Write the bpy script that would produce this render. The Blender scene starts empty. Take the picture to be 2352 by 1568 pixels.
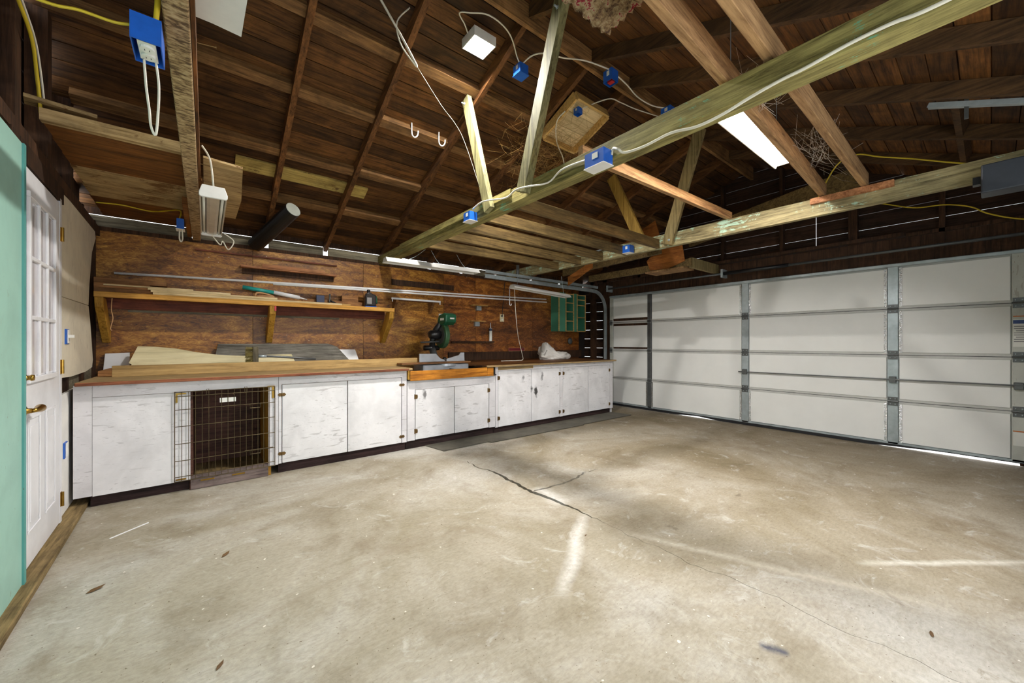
import bpy, math, random
from mathutils import Vector, Matrix, noise as mnoise

# ------------------------------------------------------------------ camera, sky, exposure
scene = bpy.context.scene
C = scene.collection
cam_d = bpy.data.cameras.new('camera')
cam = bpy.data.objects.new('camera', cam_d)
C.objects.link(cam)
cam.location = (0, 0, 1.2)
cam.rotation_euler = (math.radians(90), 0, math.radians(-38.642))
cam_d.sensor_width = 36
cam_d.lens = 36 * 878.77 / 2352
cam_d.shift_y = 2.9 / 2352
cam_d.clip_start = 0.02
scene.camera = cam

SKY = 3.9           # overcast daylight
LED_W = 1350.0        # square LED lamp near the ridge
TUBE_W = 320.0        # fluorescent tubes
EXPOSURE = 0.22

world = bpy.data.worlds.new('world')
scene.world = world
world.use_nodes = True
wn = world.node_tree
bg = wn.nodes['Background']
bg.inputs[0].default_value = (0.93, 0.97, 1.0, 1)
bg.inputs[1].default_value = SKY
vs = scene.view_settings
vs.view_transform = 'Standard'
vs.look = 'None'
vs.gamma = 1
vs.use_curve_mapping = False
vs.exposure = EXPOSURE

rng = random.Random(7)

# ------------------------------------------------------------------ mesh builder
ORG = {}

class MB:
    def __init__(self):
        self.v = []
        self.f = []

    def add(self, vs_, fs_):
        n = len(self.v)
        self.v += [tuple(p) for p in vs_]
        self.f += [tuple(i + n for i in f) for f in fs_]
        return self

    def hexa(self, p):
        # p: 4 bottom then 4 top, counter-clockwise
        return self.add(p, [(3, 2, 1, 0), (4, 5, 6, 7), (0, 1, 5, 4), (1, 2, 6, 5), (2, 3, 7, 6), (3, 0, 4, 7)])

    def box(self, x0, x1, y0, y1, z0, z1):
        return self.hexa([(x0, y0, z0), (x1, y0, z0), (x1, y1, z0), (x0, y1, z0),
                          (x0, y0, z1), (x1, y0, z1), (x1, y1, z1), (x0, y1, z1)])

    def beam(self, p, q, w, h, up=(0, 0, 1)):
        p, q, up = Vector(p), Vector(q), Vector(up)
        d = (q - p).normalized()
        s = d.cross(up).normalized()
        u = s.cross(d).normalized()
        a, b = s * w / 2, u * h / 2
        return self.hexa([p - a - b, p + a - b, q + a - b, q - a - b, p - a + b, p + a + b, q + a + b, q - a + b])

    def tube(self, pts, r, n=8, cap=True, smooth=0):
        pts = [Vector(p) for p in pts]
        if smooth:
            pts = spline(pts, smooth)
        rs = r if isinstance(r, (list, tuple)) else [r] * len(pts)
        up = Vector((0, 0, 1))
        rings = []
        prev = None
        for i, p in enumerate(pts):
            a = pts[max(i - 1, 0)]
            b = pts[min(i + 1, len(pts) - 1)]
            d = (b - a)
            d = d.normalized() if d.length > 1e-9 else Vector((0, 0, 1))
            if prev is None:
                s = d.cross(up)
                if s.length < 0.05:
                    s = d.cross(Vector((1, 0, 0)))
            else:
                s = prev - d * prev.dot(d)
            s.normalize()
            prev = s
            t = d.cross(s)
            rings.append([p + (s * math.cos(2 * math.pi * k / n) + t * math.sin(2 * math.pi * k / n)) * rs[i] for k in range(n)])
        vs_ = [p for r_ in rings for p in r_]
        fs_ = []
        for i in range(len(rings) - 1):
            for k in range(n):
                k2 = (k + 1) % n
                fs_.append((i * n + k, i * n + k2, (i + 1) * n + k2, (i + 1) * n + k))
        if cap:
            fs_.append(tuple(range(n))[::-1])
            fs_.append(tuple((len(rings) - 1) * n + k for k in range(n)))
        return self.add(vs_, fs_)

    def prism(self, poly, axis, lo, hi):
        # poly: 2-D points in the plane of the two other axes (x->(y,z), y->(x,z), z->(x,y))
        def P(a, b, c):
            return {'x': (c, a, b), 'y': (a, c, b), 'z': (a, b, c)}[axis]
        n = len(poly)
        vs_ = [P(a, b, lo) for a, b in poly] + [P(a, b, hi) for a, b in poly]
        fs_ = [tuple(range(n))[::-1], tuple(range(n, 2 * n))]
        fs_ += [(i, (i + 1) % n, n + (i + 1) % n, n + i) for i in range(n)]
        return self.add(vs_, fs_)

    def lathe(self, prof, o, axis=(0, 0, 1), n=20):
        # prof: (radius, distance along axis)
        ax = Vector(axis).normalized()
        s = ax.cross(Vector((0, 0, 1)))
        if s.length < 0.05:
            s = Vector((1, 0, 0))
        s.normalize()
        t = ax.cross(s)
        o = Vector(o)
        vs_ = []
        for r, h in prof:
            for k in range(n):
                a = 2 * math.pi * k / n
                vs_.append(o + ax * h + (s * math.cos(a) + t * math.sin(a)) * max(r, 1e-4))
        fs_ = []
        for i in range(len(prof) - 1):
            for k in range(n):
                k2 = (k + 1) % n
                fs_.append((i * n + k, i * n + k2, (i + 1) * n + k2, (i + 1) * n + k))
        fs_.append(tuple(range(n))[::-1])
        fs_.append(tuple((len(prof) - 1) * n + k for k in range(n)))
        return self.add(vs_, fs_)

    def map(self, fn):
        self.v = [tuple(fn(*p)) for p in self.v]
        return self

    def build(self, name, mat, parent=None, smooth=False, bevel=0.0, seg=1):
        if parent is None:
            xs, ys, zs = zip(*self.v)
            o = ((min(xs) + max(xs)) / 2, (min(ys) + max(ys)) / 2, min(zs))
        else:
            o = ORG[parent.name]
        me = bpy.data.meshes.new(name)
        me.from_pydata([(a - o[0], b - o[1], c - o[2]) for a, b, c in self.v], [], self.f)
        me.update()
        import bmesh
        bm = bmesh.new()
        bm.from_mesh(me)
        bmesh.ops.recalc_face_normals(bm, faces=bm.faces)
        bm.to_mesh(me)
        bm.free()
        if smooth:
            me.polygons.foreach_set('use_smooth', [True] * len(me.polygons))
        ob = bpy.data.objects.new(name, me)
        C.objects.link(ob)
        if isinstance(mat, (list, tuple)):
            for m in mat:
                me.materials.append(m)
        elif mat:
            me.materials.append(mat)
        if parent is None:
            ob.location = o
        else:
            ob.parent = parent
        ORG[ob.name] = o
        if bevel:
            md = ob.modifiers.new('bevel', 'BEVEL')
            md.width = bevel
            md.segments = seg
            md.limit_method = 'ANGLE'
            md.angle_limit = math.radians(40)
        return ob


def spline(pts, sub):
    out = []
    n = len(pts)
    for i in range(n - 1):
        p0, p1, p2, p3 = pts[max(i - 1, 0)], pts[i], pts[i + 1], pts[min(i + 2, n - 1)]
        for k in range(sub):
            t = k / sub
            out.append(0.5 * ((2 * p1) + (p2 - p0) * t + (2 * p0 - 5 * p1 + 4 * p2 - p3) * t * t + (3 * p1 - p0 - 3 * p2 + p3) * t ** 3))
    out.append(pts[-1])
    return out


def bx(*a):
    return MB().box(*a)


def empty(name, loc, label, cat, group=None):
    o = bpy.data.objects.new(name, None)
    o.empty_display_size = 0.05
    C.objects.link(o)
    o.location = loc
    ORG[o.name] = tuple(loc)
    return tag(o, label, cat, group)


def tag(o, label, cat, group=None):
    o['label'] = label
    o['category'] = cat
    if group:
        o['group'] = group
    return o


def struct(o):
    o['kind'] = 'structure'
    return o


# ------------------------------------------------------------------ materials
def new_mat(name):
    m = bpy.data.materials.new(name)
    m.use_nodes = True
    nt = m.node_tree
    return m, nt, nt.nodes['Principled BSDF']


class NT:
    def __init__(self, nt):
        self.nt = nt

    def n(self, t, **kw):
        nd = self.nt.nodes.new(t)
        for k, v in kw.items():
            if k.startswith('i_'):
                nd.inputs[k[2:].replace('_', ' ')].default_value = v
            else:
                setattr(nd, k, v)
        return nd

    def link(self, a, b):
        self.nt.links.new(a, b)

    def noise(self, vec, scale, detail=5, rough=0.6, dist=0.0):
        nd = self.n('ShaderNodeTexNoise')
        nd.inputs['Scale'].default_value = scale
        nd.inputs['Detail'].default_value = detail
        nd.inputs['Roughness'].default_value = rough
        nd.inputs['Distortion'].default_value = dist
        self.link(vec, nd.inputs['Vector'])
        return nd.outputs['Fac']

    def ramp(self, fac, stops):
        nd = self.n('ShaderNodeValToRGB')
        e = nd.color_ramp.elements
        while len(e) < len(stops):
            e.new(0.5)
        for el, (p, c) in zip(e, stops):
            el.position = p
            el.color = (*c, 1) if len(c) == 3 else c
        self.link(fac, nd.inputs['Fac'])
        return nd.outputs['Color']

    def mix(self, fac, a, b, mode='MIX'):
        nd = self.n('ShaderNodeMix', data_type='RGBA', blend_type=mode)
        for sock, val in ((nd.inputs['Factor'], fac), (nd.inputs['A'], a), (nd.inputs['B'], b)):
            pass
        f, a_, b_ = nd.inputs[0], nd.inputs[6], nd.inputs[7]
        for s, v in ((f, fac), (a_, a), (b_, b)):
            if isinstance(v, (int, float)):
                s.default_value = v
            elif isinstance(v, tuple):
                s.default_value = (*v, 1) if len(v) == 3 else v
            else:
                self.link(v, s)
        return nd.outputs[2]

    def math(self, op, a, b=None, clamp=False):
        nd = self.n('ShaderNodeMath', operation=op, use_clamp=clamp)
        for s, v in ((nd.inputs[0], a), (nd.inputs[1], b)):
            if v is None:
                continue
            if isinstance(v, (int, float)):
                s.default_value = v
            else:
                self.link(v, s)
        return nd.outputs[0]

    def coords(self, scale=(1, 1, 1), rnd=True):
        tc = self.n('ShaderNodeTexCoord')
        v = tc.outputs['Object']
        if rnd:
            oi = self.n('ShaderNodeObjectInfo')
            mu = self.n('ShaderNodeVectorMath', operation='ADD')
            sc = self.math('MULTIPLY', oi.outputs['Random'], 43.0)
            self.link(v, mu.inputs[0])
            self.link(sc, mu.inputs[1])
            v = mu.outputs[0]
        mp = self.n('ShaderNodeMapping')
        mp.inputs['Scale'].default_value = scale
        self.link(v, mp.inputs['Vector'])
        return mp.outputs[0], tc.outputs['Object']

    def bump(self, h, strength, dist=0.01):
        nd = self.n('ShaderNodeBump')
        nd.inputs['Strength'].default_value = strength
        nd.inputs['Distance'].default_value = dist
        self.link(h, nd.inputs['Height'])
        return nd.outputs[0]


def lin(c):
    """sRGB 0-255 to linear"""
    return tuple((x / 255 / 12.92) if x / 255 <= 0.04045 else ((x / 255 + 0.055) / 1.055) ** 2.4 for x in c)


def wood(name, dark, light, axis='x', rough=0.65, var=0.3, grain=1.0, bump=0.25, patch=None, patch_amt=0.55, stain=0.5, spec=0.3):
    m, nt, bs = new_mat(name)
    g = NT(nt)
    sc = {'x': (0.7, 11, 11), 'y': (11, 0.7, 11), 'z': (11, 11, 0.7)}[axis]
    v, obj = g.coords(tuple(s * grain for s in sc))
    v1, _ = g.coords((1, 1, 1))
    n1 = g.noise(v, 1.6, 7, 0.62, 1.4)
    n2 = g.noise(v, 6.5, 6, 0.7, 0.5)
    n3 = g.noise(v1, 3.1, 7, 0.68, 0.8)
    f = g.math('ADD', g.math('MULTIPLY', n1, 0.5), g.math('MULTIPLY', n2, 0.5))
    col = g.ramp(f, [(0.36, tuple(c * 0.72 for c in dark)), (0.5, tuple((a + b) / 2 for a, b in zip(dark, light))), (0.63, light)])
    st = g.ramp(n3, [(0.32, (1 - stain,) * 3), (0.62, (1.0,) * 3)])
    col = g.mix(1.0, col, st, 'MULTIPLY')
    oi = g.n('ShaderNodeObjectInfo')
    rv = g.math('ADD', g.math('MULTIPLY', oi.outputs['Random'], 2 * var), 1 - var)
    hsv = g.n('ShaderNodeHueSaturation')
    g.link(col, hsv.inputs['Color'])
    g.link(rv, hsv.inputs['Value'])
    col = hsv.outputs[0]
    if patch:
        n4 = g.noise(v1, 3.2, 9, 0.75, 0.8)
        n5 = g.noise(v, 5.0, 6, 0.7, 0.2)
        mask = g.ramp(g.math('MULTIPLY', n4, g.math('ADD', n5, 0.5)), [(patch_amt, (0, 0, 0)), (patch_amt + 0.05, (1, 1, 1))])
        col = g.mix(mask, col, patch)
    g.link(col, bs.inputs['Base Color'])
    bs.inputs['Roughness'].default_value = rough
    bs.inputs['Specular IOR Level'].default_value = spec
    g.link(g.bump(f, bump, 0.01), bs.inputs['Normal'])
    return m


def plain(name, col, rough=0.5, metal=0.0, var=0.12, nscale=14, spec=0.5, bump=0.0, emit=None, trans=0.0):
    m, nt, bs = new_mat(name)
    g = NT(nt)
    v, _ = g.coords((1, 1, 1))
    f = g.noise(v, nscale, 5, 0.6)
    c = g.ramp(f, [(0.3, tuple(x * (1 - var) for x in col)), (0.7, tuple(min(1, x * (1 + var)) for x in col))])
    g.link(c, bs.inputs['Base Color'])
    bs.inputs['Roughness'].default_value = rough
    bs.inputs['Metallic'].default_value = metal
    bs.inputs['Specular IOR Level'].default_value = spec
    if bump:
        g.link(g.bump(f, bump, 0.01), bs.inputs['Normal'])
    if emit:
        bs.inputs['Emission Color'].default_value = (*emit[0], 1)
        bs.inputs['Emission Strength'].default_value = emit[1]
    if trans:
        bs.inputs['Transmission Weight'].default_value = trans
    return m


def painted(name, col, wear=0.5, wearcol=(0.12, 0.09, 0.08), axis='x', spots=(), rough=0.5):
    """old gloss paint with scratches, chips and smudges"""
    m, nt, bs = new_mat(name)
    g = NT(nt)
    sc = {'x': (1.5, 6, 9), 'z': (6, 6, 1.5)}[axis]
    v, obj = g.coords((1, 1, 1))
    vs2, _ = g.coords(sc)
    base = g.ramp(g.noise(v, 3.5, 5, 0.6, 0.4), [(0.3, tuple(c * 0.84 for c in col)), (0.62, col)])
    scr = g.ramp(g.noise(vs2, 9.0, 9, 0.75, 1.8), [(0.56 + 0.10 * (1 - wear), (0, 0, 0)), (0.70, (0.75, 0.75, 0.75))])
    chip = g.ramp(g.noise(vs2, 14.0, 5, 0.6, 0.8), [(0.705 - 0.06 * wear, (0, 0, 0)), (0.715, (0.9, 0.9, 0.9))])
    chip2 = g.ramp(g.noise(v, 2.0, 4, 0.6), [(0.36, (0.05, 0.05, 0.05)), (0.55, (1, 1, 1))])
    c = g.mix(g.mix(1.0, scr, chip2, 'MULTIPLY'), base, tuple(x * 0.45 for x in col))
    c = g.mix(g.mix(1.0, chip, chip2, 'MULTIPLY'), c, wearcol)
    if wear > 0.6:
        big_ = g.ramp(g.noise(vs2, 3.6, 3, 0.55, 0.6), [(0.635, (0, 0, 0)), (0.655, (0.7, 0.7, 0.7))])
        c = g.mix(g.mix(1.0, big_, chip2, 'MULTIPLY'), c, tuple(x * 0.5 + y * 0.5 for x, y in zip(wearcol, col)))
        sm = g.ramp(g.noise(v, 1.7, 6, 0.65, 0.6), [(0.5, (0, 0, 0)), (0.7, (0.5, 0.5, 0.5))])
        c = g.mix(sm, c, tuple(x * 0.62 for x in col))
    for (p, r, amt) in spots:
        vm = g.n('ShaderNodeVectorMath', operation='SUBTRACT')
        g.link(obj, vm.inputs[0])
        vm.inputs[1].default_value = p
        st = g.n('ShaderNodeVectorMath', operation='MULTIPLY')
        g.link(vm.outputs[0], st.inputs[0])
        st.inputs[1].default_value = (1.5, 0.0, 0.7)
        ln = g.n('ShaderNodeVectorMath', operation='LENGTH')
        g.link(st.outputs[0], ln.inputs[0])
        nz = g.n('ShaderNodeTexNoise')
        nz.inputs['Scale'].default_value = 16
        nz.inputs['Detail'].default_value = 3
        g.link(obj, nz.inputs['Vector'])
        dd = g.math('ADD', g.math('DIVIDE', ln.outputs['Value'], r), g.math('MULTIPLY', g.math('SUBTRACT', nz.outputs['Fac'], 0.5), 3.0))
        mk = g.ramp(dd, [(0.15, (amt,) * 3), (0.85, (0, 0, 0))])
        c = g.mix(mk, c, (0.02, 0.018, 0.017))
    g.link(c, bs.inputs['Base Color'])
    bs.inputs['Roughness'].default_value = rough
    g.link(g.bump(g.noise(vs2, 4, 4, 0.6), 0.08, 0.01), bs.inputs['Normal'])
    return m


M = {}
# roof and framing timber
M['sheath'] = wood('roof_sheathing', lin((56, 34, 17)), lin((130, 86, 42)), 'x', 0.7, 0.5, stain=0.6)
M['rafter'] = wood('rafter_timber', lin((74, 46, 24)), lin((144, 96, 52)), 'y', 0.75, 0.2)
M['rafter2'] = wood('rafter_timber_dark', lin((56, 38, 23)), lin((108, 78, 46)), 'y', 0.75, 0.2)  # darker rafter tone for the slope away from the bench
M['purlin'] = wood('purlin_timber', lin((94, 66, 38)), lin((172, 128, 80)), 'x', 0.75, 0.2)
M['felt'] = plain('roofing_felt', lin((26, 22, 20)), 0.9)
M['tie_green'] = wood('treated_beam', lin((94, 84, 42)), lin((180, 168, 104)), 'y', 0.7, 0.1, patch=lin((112, 172, 138)), patch_amt=0.62, stain=0.35)
M['tie_green_z'] = wood('treated_strut', lin((86, 80, 46)), lin((160, 154, 108)), 'z', 0.7, 0.1, stain=0.3)
def hewn(name):
    m, nt, bs = new_mat(name)
    g = NT(nt)
    v, _ = g.coords((16, 42, 16))
    v1, _ = g.coords((1, 1, 1))
    f = g.noise(v, 1.6, 5, 0.65, 0.5)
    c = g.ramp(f, [(0.40, lin((106, 80, 50))), (0.50, lin((176, 144, 100))), (0.64, lin((214, 186, 142)))])
    st = g.ramp(g.noise(v1, 2.5, 5, 0.6), [(0.35, (0.7, 0.68, 0.64)), (0.6, (1, 1, 1))])
    g.link(g.mix(1.0, c, st, 'MULTIPLY'), bs.inputs['Base Color'])
    bs.inputs['Roughness'].default_value = 0.85
    g.link(g.bump(f, 0.7, 0.012), bs.inputs['Normal'])
    return m
M['tie_pale'] = hewn('hewn_beam')
M['tie_grey'] = wood('weathered_beam', lin((98, 86, 56)), lin((186, 172, 128)), 'y', 0.7, 0.1, patch=lin((176, 206, 182)), patch_amt=0.56, stain=0.35)
M['strut_yellow'] = wood('yellow_strut', lin((140, 104, 40)), lin((206, 168, 84)), 'z', 0.65, 0.1, stain=0.2)
M['strut_grey'] = wood('grey_strut', lin((104, 88, 54)), lin((176, 156, 108)), 'z', 0.7, 0.1, stain=0.25)
M['joist'] = wood('joist_timber', lin((76, 58, 32)), lin((146, 120, 74)), 'x', 0.7, 0.15, stain=0.4)
M['joist_pale'] = wood('pale_joist', lin((124, 86, 52)), lin((196, 156, 108)), 'x', 0.75, 0.15, stain=0.25)
M['gusset'] = wood('plywood_gusset', lin((124, 66, 24)), lin((196, 124, 58)), 'y', 0.6, 0.1)
M['stud'] = wood('dark_stud', lin((40, 26, 18)), lin((92, 62, 40)), 'z', 0.8, 0.2)
M['siding'] = wood('dark_siding', lin((34, 22, 17)), lin((78, 52, 36)), 'y', 0.8, 0.25)
M['siding_x'] = wood('dark_siding_side', lin((34, 22, 17)), lin((82, 56, 38)), 'x', 0.8, 0.25)
M['frieze'] = wood('grey_frieze', lin((92, 84, 68)), lin((160, 150, 126)), 'x', 0.8, 0.2, stain=0.4)
M['plat'] = wood('loft_plank', lin((92, 52, 18)), lin((160, 102, 44)), 'x', 0.65, 0.2)
M['plat_pale'] = wood('loft_plank_pale', lin((150, 118, 70)), lin((214, 186, 136)), 'x', 0.7, 0.1, patch=lin((112, 78, 42)), patch_amt=0.57)
M['yellow_board'] = wood('yellow_painted_board', lin((168, 140, 72)), lin((220, 196, 118)), 'x', 0.6, 0.05, patch=lin((96, 70, 40)), patch_amt=0.58)
# walls
def plywood(name, dark, mid, light):
    m, nt, bs = new_mat(name)
    g = NT(nt)
    v, obj = g.coords((2.2, 4, 6.5))
    v1, _ = g.coords((1, 1, 1))
    d = g.noise(v, 0.8, 5, 0.6, 3.2)
    fine = g.noise(v, 5.5, 6, 0.7, 2.6)
    f = g.math('ADD', g.math('MULTIPLY', d, 0.45), g.math('MULTIPLY', fine, 0.55))
    col = g.ramp(f, [(0.36, dark), (0.5, mid), (0.64, light)])
    big = g.ramp(g.noise(v1, 0.9, 4, 0.6, 0.5), [(0.36, (0.5, 0.42, 0.40)), (0.62, (1, 1, 1))])
    col = g.mix(1.0, col, big, 'MULTIPLY')
    dots = g.ramp(g.noise(v1, 26, 2, 0.5), [(0.74, (0, 0, 0)), (0.75, (0.8, 0.8, 0.8))])
    col = g.mix(dots, col, lin((190, 170, 140)))
    g.link(col, bs.inputs['Base Color'])
    bs.inputs['Roughness'].default_value = 0.42
    g.link(g.bump(f, 0.15, 0.01), bs.inputs['Normal'])
    return m
M['ply'] = plywood('brown_plywood', lin((70, 34, 10)), lin((164, 106, 32)), lin((226, 170, 72)))
M['ply_red'] = plywood('red_plywood', lin((62, 28, 10)), lin((142, 82, 28)), lin((212, 144, 60)))
M['drywall'] = painted('drywall', lin((232, 223, 202)), 0.7, lin((110, 84, 52)), 'z', rough=0.85)
M['drywall_low'] = painted('drywall_lower', lin((236, 234, 230)), 0.6, lin((120, 100, 72)), 'z', rough=0.85)
M['green'] = painted('green_paint', lin((158, 202, 188)), 0.35, lin((120, 96, 60)), 'z', rough=0.5)
M['green2'] = painted('teal_paint', lin((96, 170, 164)), 0.5, lin((110, 84, 50)), 'z', rough=0.45)
M['sill'] = wood('sill_timber', lin((92, 74, 44)), lin((164, 140, 96)), 'y', 0.85, 0.05, bump=0.6)
M['doorwhite'] = painted('door_paint', lin((238, 238, 242)), 0.0, lin((150, 134, 116)), 'z', rough=0.38)
M['glass'] = plain('pane_glass', lin((196, 192, 196)), 0.12, 0, 0.08, 6, spec=0.6)
M['brass'] = plain('brass', lin((176, 140, 66)), 0.28, 1.0, 0.2, 20)
M['oldbrass'] = plain('tarnished_brass', lin((112, 88, 52)), 0.5, 0.8, 0.35, 40)
# bench
M['cab'] = painted('cabinet_paint', lin((226, 224, 228)), 0.9, lin((64, 52, 46)), 'x', rough=0.5)
M['cabdoor'] = painted('cabinet_door_paint', lin((232, 231, 234)), 0.85, lin((70, 58, 52)), 'x', rough=0.5)
M['kick'] = wood('kick_board', lin((38, 26, 28)), lin((72, 52, 50)), 'x', 0.8, 0.1)
M['kennel_in'] = wood('kennel_plywood', lin((56, 34, 30)), lin((120, 80, 66)), 'x', 0.6, 0.1)
M['kennel_sill'] = wood('kennel_sill', lin((92, 78, 78)), lin((142, 126, 120)), 'x', 0.8, 0.1)
M['counter'] = wood('worktop_left', lin((136, 110, 72)), lin((194, 166, 120)), 'x', 0.6, 0.05, stain=0.35)
M['counter_edge'] = wood('worktop_edge', lin((110, 56, 36)), lin((178, 112, 78)), 'x', 0.65, 0.05)
M['counter_r'] = wood('worktop_dark', lin((70, 38, 16)), lin((142, 92, 44)), 'x', 0.55, 0.05, stain=0.5)
M['lip'] = wood('orange_lip', lin((132, 72, 12)), lin((214, 142, 50)), 'x', 0.4, 0.05, stain=0.35)
M['dark_in'] = plain('dark_interior', lin((36, 28, 24)), 0.9)
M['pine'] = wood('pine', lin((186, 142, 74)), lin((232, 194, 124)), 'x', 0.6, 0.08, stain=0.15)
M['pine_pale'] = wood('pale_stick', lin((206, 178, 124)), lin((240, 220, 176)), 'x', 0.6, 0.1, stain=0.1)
M['pine_y'] = wood('pine_front', lin((178, 124, 40)), lin((232, 176, 88)), 'x', 0.55, 0.05, stain=0.2)
M['pine_z'] = wood('pine_bracket', lin((156, 108, 30)), lin((216, 166, 70)), 'z', 0.55, 0.05, stain=0.2)
M['ledger'] = wood('ledger_board', lin((92, 42, 28)), lin((152, 84, 58)), 'x', 0.6, 0.05)
M['oldboard'] = wood('old_board', lin((122, 76, 42)), lin((190, 138, 86)), 'x', 0.7, 0.2)
M['plank_front'] = wood('plank_front', lin((152, 120, 72)), lin((198, 166, 110)), 'x', 0.6, 0.03, stain=0.2)
M['birch'] = wood('birch_ply', lin((214, 200, 150)), lin((238, 228, 190)), 'x', 0.6, 0.03, grain=0.6, bump=0.05, patch=lin((196, 140, 70)), patch_amt=0.68, stain=0.1)
M['greyboard'] = wood('grey_board', lin((70, 66, 58)), lin((150, 146, 136)), 'x', 0.8, 0.05, stain=0.4)
M['white'] = plain('white_laminate', lin((236, 236, 238)), 0.35, 0, 0.03)
M['white_metal'] = plain('white_enamel', lin((232, 230, 226)), 0.35, 0, 0.05)
M['pvc'] = plain('white_plastic_pipe', lin((250, 249, 250)), 0.35, 0, 0.02)
M['red_cedar'] = wood('cedar_ledge', lin((150, 90, 54)), lin((214, 152, 104)), 'x', 0.65, 0.05)
M['steel'] = plain('galvanised_steel', lin((176, 186, 190)), 0.42, 0.45, 0.2, 9)
M['steel_dark'] = plain('dark_steel', lin((98, 100, 100)), 0.45, 0.5, 0.2, 9)
M['alu'] = plain('cast_aluminium', lin((196, 200, 206)), 0.42, 0.6, 0.12, 9)
M['wire'] = plain('wire', lin((96, 84, 62)), 0.45, 0.8, 0.25, 30)
M['foil'] = plain('foil_tape', lin((226, 228, 230)), 0.22, 1.0, 0.25, 60, bump=1.0)
M['foam'] = plain('foam_panel', lin((238, 238, 235)), 0.75, 0, 0.03, 3)
M['rail_white'] = plain('door_rail', lin((196, 196, 192)), 0.5, 0, 0.08)
M['stile_end'] = painted('end_stile', lin((196, 198, 190)), 0.9, lin((120, 84, 52)), 'z', rough=0.5)
M['rubber'] = plain('rubber_seal', lin((26, 26, 30)), 0.6)
M['black'] = plain('black_plastic', lin((24, 24, 26)), 0.35, 0, 0.2)
M['blackpipe'] = plain('black_pipe', lin((20, 20, 22)), 0.4, 0, 0.4, 12)
M['pipe_end'] = plain('pipe_end', lin((190, 194, 184)), 0.6)
M['blue'] = plain('blue_box', lin((26, 92, 190)), 0.4, 0, 0.15)
M['outlet'] = plain('white_outlet', lin((238, 236, 228)), 0.35, 0, 0.03)
M['ivory'] = plain('ivory_plate', lin((220, 208, 168)), 0.4, 0, 0.05)
M['cable_white'] = plain('white_cable', lin((226, 220, 204)), 0.5, 0, 0.06)
M['cable_yellow'] = plain('yellow_cable', lin((206, 180, 40)), 0.5, 0, 0.1)
M['cable_black'] = plain('black_cable', lin((34, 30, 28)), 0.5)
M['green_saw'] = plain('green_plastic', lin((22, 84, 56)), 0.32, 0, 0.12)
M['saw_guard'] = plain('saw_guard', lin((58, 92, 62)), 0.3, 0, 0.25)
M['bag'] = plain('white_cloth', lin((226, 222, 216)), 0.85, 0, 0.1, 5, bump=0.3)
M['org_green'] = painted('green_rack', lin((76, 144, 116)), 0.4, lin((40, 70, 54)), 'z')
M['mat'] = plain('rubber_mat', lin((84, 80, 70)), 0.85, 0, 0.3, 7, bump=0.3)
M['broomhead'] = wood('broom_block', lin((84, 78, 62)), lin((136, 126, 104)), 'z', 0.8, 0.05)
M['bristle'] = plain('bristles', lin((120, 106, 52)), 0.8, 0, 0.4, 40)
M['teal'] = plain('teal_plastic', lin((40, 156, 150)), 0.35)
M['navy'] = plain('navy_box', lin((52, 62, 92)), 0.5)
M['leather'] = plain('leather_strap', lin((196, 150, 104)), 0.6)
M['red'] = plain('red_plastic', lin((190, 40, 44)), 0.4)
M['maroon'] = plain('maroon_plate', lin((104, 26, 36)), 0.45)
M['sticker'] = plain('white_sticker', lin((228, 228, 222)), 0.6, 0, 0.03)
M['sticker_blue'] = plain('blue_sticker', lin((60, 84, 140)), 0.6)
M['sticker_orange'] = plain('orange_stripe', lin((206, 110, 40)), 0.6)
M['print_grey'] = plain('grey_print', lin((140, 140, 140)), 0.7)
M['motor'] = plain('opener_housing', lin((62, 66, 74)), 0.45, 0.2, 0.1)
M['reflector'] = plain('reflector', lin((214, 208, 196)), 0.3, 0.5, 0.1)
M['tube_off'] = plain('lamp_tube', lin((222, 220, 210)), 0.3, 0, 0.03)
M['led'] = plain('led_panel', (1, 1, 1), 0.4, 0, 0, emit=((1.0, 0.965, 0.90), LED_W))
M['tube_on'] = plain('lit_tube', (1, 1, 1), 0.4, 0, 0, emit=((1.0, 0.97, 0.94), TUBE_W))
M['straw'] = plain('straw', lin((150, 116, 62)), 0.9, 0, 0.4, 30)
M['web'] = plain('cobweb', lin((190, 180, 168)), 0.9)
M['crack'] = plain('crack_fill', lin((52, 46, 42)), 0.95)
M['drive'] = plain('driveway', lin((232, 231, 228)), 0.9, 0, 0.1)
M['plaster_scrap'] = plain('plasterboard', lin((222, 220, 214)), 0.8, 0, 0.05)
M['leaf'] = plain('dry_leaf', lin((92, 66, 36)), 0.8, 0, 0.3)


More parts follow.
